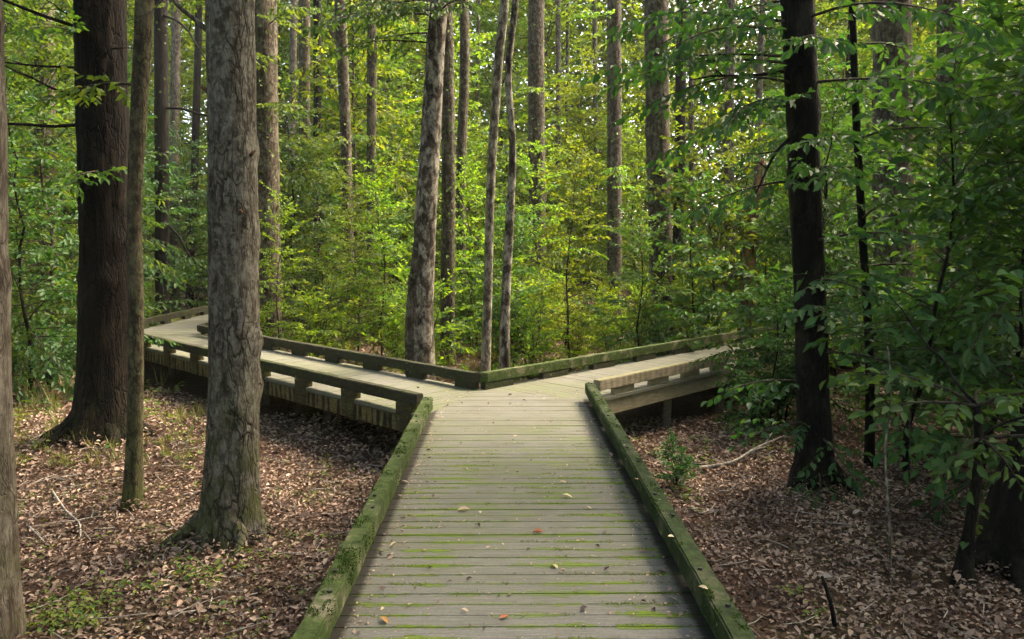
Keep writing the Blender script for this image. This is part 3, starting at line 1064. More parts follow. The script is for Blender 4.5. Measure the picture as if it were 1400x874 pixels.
big_tree('slender pale mottled sapling trunk behind the fork corner, leaning slightly right', 10.3, [(664, 505, 14), (667, 400, 12), (671, 250, 12), (682, 80, 12), (690, 0, 12)], G['bark_pale'], seed=10, sides=10, flare=.15)
big_tree('slender crooked blotched trunk just right of the pale mottled sapling trunk', 9.9, [(690, 505, 16), (691, 420, 13), (697, 300, 12), (701, 200, 9), (695, 110, 9), (700, 40, 9), (705, 0, 9)], G['bark_centre'], seed=12, sides=10, flare=.15)
big_tree('straight brown trunk fading into the bushes beyond the middle of the fork', 20, [(736, 430, 25), (734, 250, 23), (733, 100, 22), (733, 0, 21)], G['bark_brown'], seed=13, ivy=120, leaf=.1, low=((130, 4.6, .2, 1.5, .6), (200, 4.0, .2, 1.6, .6), (210, 5.4, .2, 1.5, .6)), lowmat='leaf_bright', sides=14)
big_tree('straight dark brown trunk left of the big beige trunk beyond the right walkway', 19, [(840, 430, 21), (840, 200, 20), (840, 0, 19)], G['bark_brown'], seed=14, ivy=120, leaf=.1, low=((230, 4.6, .2, 1.5, .6), (30, 4.0, .2, 1.5, .6), (260, 5.4, .2, 1.5, .6)), lowmat='leaf_bright', sides=14)
big_tree('thick beige trunk standing behind the right walkway', 14.5, [(905, 470, 31), (903, 350, 31), (899, 150, 32), (898, 0, 32)], G['bark_brown'], seed=15, sides=18, ivy=30, lowmat='leaf_spray')
big_tree('black trunk in the right foreground with leafy sprays across it', 6.6, [(1116, 668, 52), (1112, 560, 44), (1107, 400, 42), (1100, 250, 42), (1094, 80, 42), (1090, 0, 42)], G['bark_dark'], seed=16, sides=40, step=.08, flare=.5, roots=((3.5, .3, .07), (5.4, .35, .07), (.1, .3, .06)), lowmat='leaf_dark', leaf=.092,
         low=((90, 3.2, .3, 1.5, .6), (40, 3.6, .2, 1.5, .6), (70, 3.0, .15, 1.6, .5), (20, 3.3, .1, 1.7, .5), (115, 3.4, .2, 1.4, .7), (150, 3.1, .15, 1.2, .6), (5, 2.6, .1, 1.6, .5), (250, 3.5, .2, 1.0, .6), (140, 3.9, .2, 1.2, .7), (10, 2.8, .3, 1.5, .7), (60, 4.4, .1, 1.1, .5), (250, 4.7, .3, 1.2, .6), (120, 5.6, .2, 1.4, .6), (330, 5.2, .3, 1.1, .5), (430, 4.4, .3, .9, .5), (20, 5.2, .2, 1.5, .6), (575, 3.6, .1, .7, .4), (600, 4.9, .0, .6, .3), (645, 4.4, .1, .5, .3), (480, 5.4, .2, .9, .5), (520, 3.3, .2, .8, .5), (380, 4.6, .2, .9, .5), (200, 4.6, .2, 1.1, .5)), canopy=(8.5, 1.5), limbs=((175, 3.4, -.7, .8, .02), (90, 2.9, -.3, 1.0, .02)))
big_tree('thin straight dark stem with leaf sprays rising right of the black trunk', 7.15, [(1188, 645, 15), (1189, 500, 12), (1178, 300, 11), (1170, 150, 10), (1165, 0, 9)], G['bark_dark'], seed=17, sides=8, flare=.2, top=6, low=((60, .3, .3, 1.0, .5), (180, 5.0, .3, 1.0, .5), (300, 4.6, .4, 1.1, .5), (360, .2, .2, 1.0, .5), (420, 3.9, .3, .9, .5), (470, 5.4, .3, .9, .5)), lowmat='leaf_spray')
big_tree('broad grey trunk half hidden by leaves behind the black trunk', 13.0, [(1222, 470, 52), (1221, 200, 50), (1220, 0, 48)], G['bark_brown'], seed=18, sides=20)
big_tree('pale trunk showing through the leaves at the far right', 13.5, [(1302, 470, 32), (1300, 200, 32), (1298, 0, 30)], G['bark_brown'], seed=19, sides=16)
big_tree('grey brown trunk deep in the left wood behind the pale edge trunk', 16, [(66, 420, 27), (63, 250, 26), (60, 0, 24)], G['bark_brown'], seed=20, sides=14)
big_tree('dark leafy trunk between the thick dark tree and the stout grey trunk', 19.5, [(222, 440, 19), (221, 200, 18), (220, 0, 17)], G['bark_dark'], seed=21, sides=12, limbs=((20, 5.8, -.3, 2.8, .04), (150, 5.9, -.4, 2.8, .035), (300, 6.0, -.4, 3.0, .035)), ivy=120)
thin = [(416, 21, 15, 'bark_brown'), (434, 22, 11, 'bark_dark'), (473, 17, 15, 'bark_brown'), (508, 19, 13, 'bark_brown')]
tl = ['grey brown trunk first to the right of the climber covered trunk, its top beyond view', 'thin dark trunk close beside the grey brown one beyond the left walkway', 'slightly leaning dark brown trunk in the middle of the left background', 'straight slender brown trunk left of the grey leaning trunk']
for i, (x, D, w, b) in enumerate(thin):
    lean = -8 if i == 2 else 0
    big_tree(tl[i], D, [(x + (4 if i == 2 else 0), 430, w), (x, 200, w), (x + lean, 0, w)], G[b], seed=30 + i, sides=10, ivy=160, leaf=.1, low=((20, 3.6 + i, .2, 1.4, .6), (110, 5.4 + i, .2, 1.3, .6), (190, 4.4, .2, 1.3, .6)), lowmat='leaf_mid')
# far thin trunks
rng = random.Random(77)
for i, x in enumerate((545, 396, 650, 760, 818, 952, 1000, 1035, 240, 258, 20, 585, 925, 1350, 455, 1150, 775)):
    D = rng.uniform(22, 34)
    w = rng.choice((6, 7, 8, 9, 11, 14)) * 24 / D
    k = rng.gauss(0, 8)
    big_tree('distant slim trunk among the sunlit leaves, deep in the wood', D, [(x, 425, w), (x + k * .5 + rng.gauss(0, 2), 220, w), (x + k, 0, w * .9)], G[rng.choice(('bark_brown', 'bark_brown', 'bark_pale', 'bark_dark'))], seed=50 + i, sides=7, flare=0, step=.5, group='distant slim trunks')

for i, (x, y) in enumerate(((7.5, 3.5),)):  # unseen tree added for the shade its crown throws on the right foreground
    e = big_tree('unseen tall trunk added outside the view to shade the boardwalk', max(y, 3), [(700, 600, 50), (700, 300, 46)], G['bark_brown'], seed=120 + i, sides=10, canopy=(9.0, 1.7), group='added trees outside the view')
    e.location = (x, y, gh(x, y))


# broken snag
def snag():
    b = Buf()
    D = 13.6
    pts = [atY(1022, 400, D), atY(1026, 330, D), atY(1036, 262, D), atY(1043, 216, D)]
    base = Vector((pts[0].x - .1, D, gh(pts[0].x, D)))
    pts.insert(0, Vector((base.x, D, base.z - .1)))
    P_, W_ = resample(pts, [.13, .12, .115, .11, .03], .12)
    b.tube([p - base for p in P_], W_, 12, shape=lambda p, a, i: 1 + .25 * mn.noise(Vector((math.cos(a) * 2, math.sin(a) * 2, p.z * 1.5))))
    b.tube([P_[-6] - base, P_[-3] - base + Vector((.05, 0, .05)), P_[-1] - base + Vector((.07, 0, -.05))], [.06, .045, .008], 7)
    tag(link('broken_snag', buf_mesh('broken_snag', b, [M['bark_rot']], True), None, base), 'reddish brown broken dead trunk leaning beyond the right walkway', 'dead tree')


snag()


def stump():
    """old leaning stump at the right edge"""
    b = Buf()
    D = 4.95
    pts = [(1388, 775, 104), (1392, 740, 90), (1400, 690, 84), (1418, 630, 80), (1436, 585, 74), (1450, 560, 50)]
    P_ = [atY(x, y, D) for x, y, w in pts]
    W_ = [w / F * D / 2 for x, y, w in pts]
    base = Vector((P_[0].x, D, gh(P_[0].x, D)))
    Q, W2 = resample(P_, W_, .06)
    b.tube([q - base for q in Q], W2, 26, shape=lambda p, a, i: 1 + .2 * mn.noise(Vector((math.cos(a) * 1.6, math.sin(a) * 1.6, p.z * 2))) + .12 * mn.noise(Vector((math.cos(a) * 5, math.sin(a) * 5, p.z * 1.5))) + .25 * math.exp(-max(p.z, 0) / .12) * max(0, math.cos(4 * a)))
    for az, ln in ((3.3, .3), (4.2, .35), (5.2, .4)):
        d = Vector((math.cos(az), math.sin(az), 0))
        b.tube([d * .1 + Vector((0, 0, .16)), d * (.16 + ln * .4) + Vector((0, 0, .07)), d * (.2 + ln) - Vector((0, 0, .03))], [.09, .06, .02], 9)
    e = empty('tree_stump', base, 'black old stump leaning out at the right edge above the leaf litter', 'stump')
    link('stump_trunk', buf_mesh('stump_trunk', b, [M['bark_dark']], True), e)
    s = Buf()
    i0 = len(Q) // 3
    s.tube([Q[k] - base + Vector((-.05, -W2[k] * .93, 0)) for k in range(i0, len(Q) - 4, 2)], [.022] * len(range(i0, len(Q) - 4, 2)), 6)
    link('bare_wood', buf_mesh('bare_wood', s, [M['bark_rot']], True), e)['label'] = 'reddish strip of bare wood'


stump()

# ------------------------------------------------------------------ understorey
A1 = proto(seed=1, H=6.5, r0=.04, h0=.10, nbr=75, Lb=2.2, leaf=.105, lmat=M['leaf_mid'], bark=M['bark_brown'], name='young_tree', cat='young tree', twig_gap=.11, twig_len=.45)
A2 = proto(seed=2, H=7.5, r0=.05, h0=.16, nbr=80, Lb=2.4, leaf=.11, lmat=M['leaf_bright'], bark=M['bark_brown'], name='young_tree', cat='young tree', droop=.7, twig_gap=.12, twig_len=.48)
A3 = proto(seed=3, H=4.6, r0=.028, h0=.12, nbr=52, Lb=1.7, leaf=.095, lmat=M['leaf_bright'], bark=M['twig'], name='young_tree', cat='young tree', twig_gap=.11)
B1 = proto(seed=4, H=5.2, r0=.04, h0=.05, nbr=72, Lb=1.9, leaf=.118, lmat=M['leaf_dark'], bark=M['bark_dark'], name='evergreen_sapling', cat='sapling', twig_gap=.11, twig_len=.42)
B2 = proto(seed=5, H=3.4, r0=.025, h0=.08, nbr=46, Lb=1.5, leaf=.122, lmat=M['leaf_spray'], bark=M['bark_dark'], name='evergreen_sapling', cat='sapling', droop=.5, twig_gap=.12, up_j=.55)
A4 = proto(seed=31, H=5.5, r0=.035, h0=.12, nbr=44, Lb=1.9, leaf=.15, lmat=M['leaf_mid'], bark=M['bark_brown'], name='young_tree', cat='young tree', twig_gap=.15, twig_len=.5, up_j=.8, wide=.58)
C1 = proto(seed=6, H=1.6, r0=.014, h0=.05, nbr=54, Lb=.75, leaf=.075, lmat=M['leaf_mid'], bark=M['twig'], name='bush', cat='bush', stems=6, elev=.7, twig_len=.28, twig_gap=.07)
C2 = proto(seed=7, H=1.3, r0=.012, h0=.05, nbr=50, Lb=.7, leaf=.07, lmat=M['leaf_bright'], bark=M['twig'], name='bush', cat='bush', stems=6, elev=.7, twig_len=.26, twig_gap=.07)
C3 = proto(seed=8, H=1.15, r0=.014, h0=.05, nbr=44, Lb=.7, leaf=.11, lmat=M['leaf_dark'], bark=M['bark_dark'], name='bush', cat='bush', stems=5, elev=.7, twig_len=.32, twig_gap=.09, wide=.5)
T1 = proto(seed=21, H=13, r0=.09, h0=.06, nbr=120, Lb=3.2, leaf=.17, lmat=M['leaf_far'], bark=M['bark_brown'], name='leafy_tree', cat='tree', twig_gap=.17, twig_len=.65, taper=.8, top_shape=2.2, up_j=.9)
T2 = proto(seed=22, H=16, r0=.10, h0=.12, nbr=130, Lb=3.6, leaf=.18, lmat=M['leaf_bright'], bark=M['bark_brown'], name='leafy_tree', cat='tree', twig_gap=.19, twig_len=.7, taper=.8, top_shape=2.2, up_j=.9)
T3 = proto(seed=23, H=11, r0=.08, h0=.04, nbr=115, Lb=2.9, leaf=.15, lmat=M['leaf_mid'], bark=M['bark_brown'], name='leafy_tree', cat='tree', twig_gap=.16, twig_len=.6, taper=.8, top_shape=2.2, up_j=.9)
drng = random.Random(5)


def put(p, px, D, s, label, group=None, rz=None):
    x, y = gxy(px, D)
    return dup(p, (x, y, gh(x, y) - .02), drng.uniform(0, 6.28) if rz is None else rz, s, label, group)


# right side, near: each with its own look
put(B1, 1340, 9.6, .9, 'dark evergreen sapling filling the right wood behind the thin dark stem')
put(B1, 1400, 7.6, .95, 'dark evergreen sapling at the right edge, above the black stump')
put(B1, 1440, 6.0, 1.0, 'near evergreen sapling reaching in from beyond the right edge')
put(B1, 1390, 11.5, .9, 'dark evergreen sapling rising behind its darker neighbours deep on the right')
put(B2, 1150, 11.0, 1.2, 'blue green sapling behind the black trunk in the right foreground')
put(B2, 1075, 9.6, .75, 'blue green sapling hiding the end of the right walkway')
put(C3, 1040, 8.6, .7, 'dark broad leaved bush against the near curb of the right walkway')
put(C3, 1070, 8.7, .8, 'dark broad leaved bush right of the walkway edge bush')
put(C3, 930, 6.5, .35, 'small dark broad leaved bush in the leaf litter beside the right curb rail')
put(B2, 965, 12.8, .95, 'blue green sapling with level sprays beyond the far curb of the right walkway')
put(B2, 880, 12.0, .75, 'blue green sapling with level sprays in front of the thick beige trunk')
put(C3, 925, 11.6, .8, 'dark bush at the foot of the thick beige trunk')
put(A3, 1015, 15, 1.0, 'yellow green sapling left of the reddish snag')
put(A3, 782, 13.0, .8, 'thin dark stemmed sapling in the gap beyond the fork')
put(A1, 1230, 15.5, 1.1, 'tall green young tree behind the broad half hidden trunk')
put(B1, 1100, 14.5, 1.1, 'evergreen sapling beyond the right walkway bend')
put(B2, 1250, 7.0, 1.1, 'tall blue green sapling between the black trunk and the right edge')
put(B2, 1350, 7.0, 1.1, 'blue green sapling close to the right edge')

put(B1, 1130, 9.2, .75, 'dark evergreen sapling behind the black trunk near the right walkway')
put(B2, 1062, 8.4, .5, 'small blue green sapling leaning over the right walkway curb')
put(B2, 1058, 14.2, .8, 'blue green sapling in front of the reddish snag')
put(A4, 985, 13.5, .85, 'broad leaved young tree left of the reddish snag')
# left side
put(B1, 35, 10.5, .8, 'dark evergreen sapling between the pale edge trunk and the thick dark tree')
put(A1, 75, 13.0, 1.0, 'green young tree behind the thick dark tree')
put(B1, 150, 17.0, 1.2, 'dark evergreen sapling beside the bend of the left walkway')
put(B2, 425, 17.5, 1.1, 'blue green sapling behind the stout grey trunk')
put(A1, 20, 15.0, 1.1, 'green young tree deep at the left edge')
put(B1, 400, 16.0, .95, 'dark evergreen sapling right of the climber covered trunk')
put(A1, 440, 15.5, .65, 'low green young tree beyond the far curb of the left walkway')
put(A1, 490, 14.0, .5, 'small green young tree left of the grey leaning trunk')
put(B2, 540, 17.0, .9, 'blue green sapling glimpsed left of the grey leaning trunk')
put(A3, 640, 15.0, .8, 'yellow green sapling between the leaning trunk and the pale sapling trunk')
put(A3, 385, 13.0, .62, 'yellow green sapling at the foot of the climber covered trunk')
put(A3, 520, 13.5, .75, 'yellow green sapling just left of the grey leaning trunk')
put(B2, 700, 13.2, .8, 'blue green sapling between the two slender trunks and the straight brown trunk')
put(A3, 730, 17.0, .9, 'yellow green sapling in front of the straight brown trunk')

occupied = []


def free(x, y, r):
    if x < 0 and abs((x + y) - 7.1) < 2.2 and y < 14.5 or x > -1 and abs((y - x) - 7.75) < 2.2 and y < 16:
        return False
    if -8 < x < -4.3 and 12 < y < 28 or 5.2 < x < 8.6 and 13 < y < 31:
        return False
    for (a, b, c) in occupied:
        if math.hypot(x - a, y - b) < r + c:
            return False
    occupied.append((x, y, r))
    return True


def fill(n, protos, D0, D1, pxs, sc, r, label, group, seed):
    rg = random.Random(seed)
    k = tries = 0
    while k < n and tries < 4000:
        tries += 1
        D = math.sqrt(rg.uniform(D0 * D0, D1 * D1))
        px = rg.uniform(*pxs)
        x, y = gxy(px, D)
        if not free(x, y, r):
            continue
        p = rg.choice(protos)
        dup(p, (x, y, gh(x, y) - .03), rg.uniform(0, 6.28), rg.uniform(*sc), label, group)
        k += 1


fill(22, [C1, C2, C1], 11.5, 20, (360, 760), (.7, 1.3), .4, 'low leafy bush among the undergrowth beyond the left walkway', 'bushes beyond the left walkway', 1)
fill(20, [C2, C2, C1], 11.5, 20, (690, 1100), (.7, 1.25), .4, 'low leafy bush among the undergrowth beyond the right walkway', 'bushes beyond the right walkway', 2)
fill(18, [C1, C3, C1], 10, 18, (-20, 300), (.6, 1.1), .4, 'low leafy bush on the brown floor of the left wood', 'bushes in the left wood', 3)
fill(16, [C1, C3], 9.5, 17, (1110, 1440), (.7, 1.1), .4, 'low leafy bush on the brown floor of the right wood', 'bushes in the right wood', 4)
fill(18, [A2, A3, A2, A4], 17.5, 27, (380, 1080), (.8, 1.3), .7, 'slim yellow green young tree in the sunlit middle of the wood', 'sunlit young trees', 5)
fill(15, [B1, A1, B1, A4], 14, 25, (-60, 380), (.9, 1.4), .7, 'leafy young tree in the shady left background', 'young trees in the left background', 6)
fill(10, [A1, A2, A4, B1], 14, 25, (1040, 1480), (.9, 1.4), .7, 'leafy young tree in the shady right background', 'young trees in the right background', 7)
fill(24, [T1, T2, T1, T2], 23, 38, (-80, 1480), (.85, 1.2), 1.1, 'tall leafy tree closing the view deep in the wood', 'tall trees deep in the wood', 8)
fill(10, [A1, B1, A4, T3], 11, 26, (-620, -90), (.9, 1.3), 1.0, 'leafy young tree growing to the left of the view', 'young trees left of the view', 9)
fill(10, [A1, B1, A4, T3], 11, 26, (1490, 2020), (.9, 1.3), 1.0, 'leafy young tree growing to the right of the view', 'young trees right of the view', 10)
drop_protos()

# ------------------------------------------------------------------ the wood beyond, one mass
def far_wood():
    g = np.random.default_rng(4)
    n = 26000
    D = g.uniform(36, 62, n)
    x = (g.uniform(-640, 2040, n) - 692) / F * D
    z = g.uniform(0, 29, n)
    c = np.stack([x, D, z], 1)
    k = 44
    P_ = np.repeat(c, k, 0) + g.normal(0, 1, (n * k, 3)) * np.array([1.0, 1.0, .32])
    a = g.uniform(0, 2 * PI, n * k)
    Dd = np.stack([np.cos(a), np.sin(a), g.uniform(-.6, .2, n * k)], 1)
    Nn = g.normal(0, 1.2, (n * k, 3)) + np.array([0, 0, .8])
    ln = g.uniform(.2, .36, n * k)
    V, q = leaf_arrays(P_, Dd, Nn, ln, ln * .6, simple=True)
    o = link('far_wood', np_mesh('far_wood', V, q, [M['leaf_far']]))
    o['kind'] = 'stuff'
    o['label'] = 'mass of leaves of the far wood'


far_wood()


def surrounding_wood():
    """the same wood goes on beside and behind the viewer"""
    g = np.random.default_rng(14)
    n = 5600
    rr = g.uniform(10, 27, n)
    m0 = 35 + 105 / rr                          # clockwise from +Y, outside the view
    a = np.radians(m0 + g.uniform(0, 1, n) * (360 - 2 * m0))
    c = np.stack([np.sin(a) * rr, np.cos(a) * rr, g.uniform(-.3, 15, n)], 1)
    k = 36
    P_ = np.repeat(c, k, 0) + g.normal(0, 1, (n * k, 3)) * np.array([.8, .8, .3])
    b = g.uniform(0, 2 * PI, n * k)
    Dd = np.stack([np.cos(b), np.sin(b), g.uniform(-.6, .2, n * k)], 1)
    Nn = g.normal(0, 1.0, (n * k, 3)) + np.array([0, 0, .8])
    ln = g.uniform(.2, .36, n * k)
    V, q = leaf_arrays(P_, Dd, Nn, ln, ln * .6, simple=True)
    o = link('surrounding_wood', np_mesh('surrounding_wood', V, q, [M['leaf_mid']]))
    o['kind'] = 'stuff'
    o['label'] = 'leafy wood on both sides and behind'


surrounding_wood()


# ------------------------------------------------------------------ leaf litter and ground cover
def on_walk(x, y, pad=.0):
    for poly, d in REG.values():
        ok = True
        n = len(poly)
        sgn = 0
        for i in range(n):
            a, b = poly[i], poly[(i + 1) % n]
            cr = (b[0] - a[0]) * (y - a[1]) - (b[1] - a[1]) * (x - a[0])
            if abs(cr) < 1e-9:
                continue
            s = 1 if cr > 0 else -1
            if sgn == 0:
                sgn = s
            elif s != sgn:
                ok = False
                break
        if ok:
            return True
    return False


BASES = [(-2.02, 5.45, .24), (2.76, 6.6, .2), (-3.05, 6.15, .1), (-4.45, 8.4, .45), (2.75, 4.65, .1), (3.45, 4.95, .3)]


def litter():
    g = np.random.default_rng(8)
    P_, ln = [], []
    for (D0, D1, dens, l0, l1) in ((2.2, 7, 1600, .028, .068), (7, 11, 760, .04, .08), (11, 20, 130, .06, .11), (20, 30, 25, .12, .18)):
        wd = 1.15 if D1 < 12 else .85
        area = wd * (D1 ** 2 - D0 ** 2)
        m = int(area * dens)
        D = np.sqrt(g.uniform(D0 * D0, D1 * D1, m))
        x = g.uniform(-wd, wd, m) * D
        for xi, yi in zip(x, D):
            if on_walk(xi, yi) and not (yi > 6.9 and yi < 9.5):
                continue
            if mn.noise(Vector((xi * 1.1, yi * 1.1, 5))) + .6 * mn.noise(Vector((xi * 3, yi * 3, 2))) < -.6 and g.random() < .5:
                continue
            zz = gh(xi, yi) + max(.10 * math.exp(-max(0, math.hypot(xi - bx, yi - by) - br) / .09) for bx, by, br in BASES) * g.random() + (.018 * mn.noise(Vector((xi * 5, yi * 5, 0))) if yi < 15 else 0)
            P_.append((xi, yi, zz + abs(g.normal(0, .012)) + .004))
            ln.append(min(.10, .85 * (l0 + (l1 - l0) * g.gamma(1.8, .22))))
    P_ = np.array(P_); ln = np.array(ln)
    n = len(P_)
    a = g.uniform(0, 2 * PI, n)
    Dd = np.stack([np.cos(a), np.sin(a), g.normal(.05, .3, n)], 1)
    Nn = g.normal(0, .5, (n, 3)) + np.array([0, 0, 1])
    V, q = leaf_arrays(P_, Dd, Nn, ln, ln * g.uniform(.38, .62, n), .3, .3, False, g)
    tb = Buf()
    rg = random.Random(6)
    for k in range(900):
        D = math.sqrt(rg.uniform(2.4 ** 2, 12 ** 2))
        x = rg.uniform(-.7, .7) * D
        if on_walk(x, D):
            continue
        a_, l_ = rg.uniform(0, 6.28), rg.uniform(.06, .35)
        pts = []
        for u in (0, .5, 1):
            xx, yy = x + math.cos(a_) * l_ * u + rg.gauss(0, .012), D + math.sin(a_) * l_ * u + rg.gauss(0, .012)
            pts.append((xx, yy, gh(xx, yy) + .02 + rg.uniform(0, .025)))
        tb.tube(pts, [.004, .0035, .002], 4, cap=False)
    qt = np.array(tb.f)
    o = link('leaf_litter', np_mesh('leaf_litter', np.concatenate([V, np.concatenate(tb.v)]), np.concatenate([q, qt + len(V)]), [M['litter'], M['twig_pale']], np.concatenate([np.zeros(len(q)), np.ones(len(qt))])))
    o['kind'] = 'stuff'
    o['label'] = 'dry brown leaf litter'


litter()


def ground_cover():
    g = random.Random(12)
    lv = Leaves(); gl = Leaves()
    def sprig(x, y, s, n):
        z = gh(x, y)
        for k in range(n):
            a = g.uniform(0, 2 * PI)
            r = s * g.uniform(.1, .8)
            l = s * g.uniform(.35, .65)
            lv.add((x + r * math.cos(a), y + r * math.sin(a), z + s * g.uniform(.2, .9)), (math.cos(a), math.sin(a), g.uniform(-.4, .5)), (g.gauss(0, .3), g.gauss(0, .3), 1), l, l * .55)
    def tuft(x, y, s, n):
        z = gh(x, y)
        for k in range(n):
            a = g.uniform(0, 2 * PI)
            l = s * g.uniform(.6, 1.3)
            gl.add((x + g.gauss(0, .03), y + g.gauss(0, .03), z), (math.cos(a) * g.uniform(.2, .8), math.sin(a) * g.uniform(.2, .8), 1), (math.cos(a), math.sin(a), .3), l, .012)
    # patches (px, D, spread m, count, size)
    for (px, D, sp, n, s) in ((120, 6.3, .9, 40, .05), (420, 7.2, .6, 24, .05), (250, 4.7, .38, 34, .075), (95, 4.35, .32, 44, .07), (60, 4.2, .2, 30, .07), (330, 5.0, .3, 12, .06), (230, 7.2, .7, 22, .07), (420, 6.4, .6, 16, .06), (1095, 4.5, .08, 6, .06), (930, 6.1, .3, 8, .08),
                              (160, 5.2, .8, 30, .05), (400, 5.0, .5, 16, .05), (300, 4.0, .5, 26, .05), (880, 7.6, .8, 30, .08), (980, 7.9, .8, 22, .09), (1150, 4.2, .1, 5, .07), (430, 5.3, .4, 10, .06)):
        x0, y0 = gxy(px, D)
        for k in range(n):
            x, y = x0 + g.gauss(0, sp * .5), y0 + g.gauss(0, sp * .5)
            if not on_walk(x, y):
                sprig(x, y, s * g.uniform(.6, 1.3), g.randrange(4, 8))
    for k in range(2600):
        D = math.sqrt(g.uniform(9.2 ** 2, 24 ** 2))
        x, y = gxy(g.uniform(-30, 1430), D)
        if on_walk(x, y):
            continue
        d = mn.noise(Vector((x * .4, y * .4, 1))) + (.25 if D > 12 else 0) + (.25 if x < -3 else 0)
        if d < g.uniform(-.2, .5):
            continue
        if g.random() < .5:
            sprig(x, y, g.uniform(.1, .22), g.randrange(5, 11))
        else:
            tuft(x, y, g.uniform(.15, .4), g.randrange(8, 18))
    for k in range(120):
        D = g.uniform(7.2, 10)
        x, y = gxy(g.uniform(10, 280), D)
        if not on_walk(x, y):
            sprig(x, y, g.uniform(.05, .12), 5)
            tuft(x, y, g.uniform(.08, .2), 8)
    V, q = lv.arrays(rng=np.random.default_rng(2), curl=.15)
    V2, q2_ = gl.arrays(simple=True)
    o = link('ground_cover', np_mesh('ground_cover', np.concatenate([V, V2]), np.concatenate([q, q2_ + len(V)]), [M['herb'], M['grassy']], np.concatenate([np.zeros(len(q)), np.ones(len(q2_))])))
    o['kind'] = 'stuff'
    o['label'] = 'low green herbs and sedge'


ground_cover()


# fallen leaves on the deck
def deck_leaf(px, py, ln, m, label, group=None, z=.003, a=None):
    ln *= .78
    g = np.random.default_rng(int(px * 7 + py))
    d = fw + rt * ((px - CX) / F) - up * ((py - CY) / F)
    t = (z - CAMZ) / d[2]
    p = np.array([0, 0, CAMZ]) + d * t
    a = g.uniform(0, 6.28) if a is None else a
    # three-blade leaf outline: a main blade with a folded edge
    Pp = np.zeros((1, 3)); Pp[0, 2] = .006
    V, q = leaf_arrays(Pp, np.array([[math.cos(a), math.sin(a), .12]]), np.array([[g.normal(0, .2), g.normal(0, .2), 1]]), np.array([ln]), np.array([ln * .55]), .35, .25, False, g)
    V[:, 2] -= V[:, 2].min() - .001
    o = link('fallen_leaf', np_mesh('fallen_leaf', V, q, [m]), None, tuple(p))
    tag(o, label, 'leaf', group)


O_, T_, K_ = M['litter_orange'], M['litter_tan'], M['litter_dark']
deck_leaf(728, 727, .085, O_, 'orange leaf lying in the middle of the near deck')
deck_leaf(530, 853, .075, O_, 'orange brown leaf on the near deck close to the left curb rail')
deck_leaf(683, 847, .06, O_, 'orange brown leaf on the nearest planks in mid deck')
deck_leaf(625, 698, .10, T_, 'long tan leaf lying crosswise on the left half of the deck', a=.05)
deck_leaf(783, 681, .09, T_, 'long tan leaf on the right half of the deck', a=2.9)
deck_leaf(652, 718, .05, K_, 'dark curled leaf left of the orange leaf on the deck')
deck_leaf(637, 793, .045, K_, 'small black leaf on the near planks left of centre')
deck_leaf(793, 836, .06, K_, 'black leaf on the nearest planks right of centre')
deck_leaf(762, 778, .07, T_, 'tan leaf on the near deck right of the orange leaf')
g_ = random.Random(3)
for k in range(26):
    py = 470 + 400 * g_.random() ** .8
    py = max(py, 545)
    w = (py - 335) * .42
    px = 692 + g_.uniform(-1, 1) * w
    c = g_.random()
    if c < .5:
        deck_leaf(px, py, g_.uniform(.03, .06), T_, 'small tan leaf scrap scattered on the main deck planks', 'tan leaf scraps on the deck')
    else:
        deck_leaf(px, py, g_.uniform(.025, .05), K_, 'small dark leaf scrap scattered on the main deck planks', 'dark leaf scraps on the deck')
for (px, py) in ((630, 551), (640, 536), (700, 541), (668, 553), (720, 548), (570, 530), (505, 492)):
    deck_leaf(px, py, .06, K_, 'small dark leaf lying on the planks of the fork', 'dark leaves at the fork')
for i, (px, py, l) in enumerate(((868, 655, 'pale leaf scrap on the dark right curb rail, farthest of three'), (922, 734, 'pale leaf scrap on the dark right curb rail, middle of three'), (968, 806, 'pale leaf scrap on the dark right curb rail, nearest of three'))):
    deck_leaf(px, py, .05, T_, l, z=RT + .004)


def crumbs():
    """leaf crumbs and grit gathered along the curbs and in the joints"""
    g = np.random.default_rng(33)
    P_ = []
    for k in range(2600):
        y = 2.3 + 6 * g.random() ** 1.4
        if g.random() < .55:
            e_ = abs(g.normal(0, .07)) + .01
            x = XL + RW + e_ if g.random() < .5 else XR - RW - e_
        else:
            x = g.uniform(XL + .1, XR - .1)
            if g.random() < .5:
                y = round(y / .102) * .102 + g.normal(0, .006)
        if on_walk(x, y):
            P_.append((x, y, .006))
    P_ = np.array(P_)
    n = len(P_)
    a = g.uniform(0, 2 * PI, n)
    ln = .006 + g.gamma(1.5, .006, n)
    V, q = leaf_arrays(P_, np.stack([np.cos(a), np.sin(a), g.uniform(0, .3, n)], 1), g.normal(0, .3, (n, 3)) + np.array([0, 0, 1]), ln, ln * .5, simple=True)
    o = link('leaf_crumbs', np_mesh('leaf_crumbs', V, q, [M['litter']]))
    o['kind'] = 'stuff'
    o['label'] = 'crumbs of dry leaves on the deck'


crumbs()


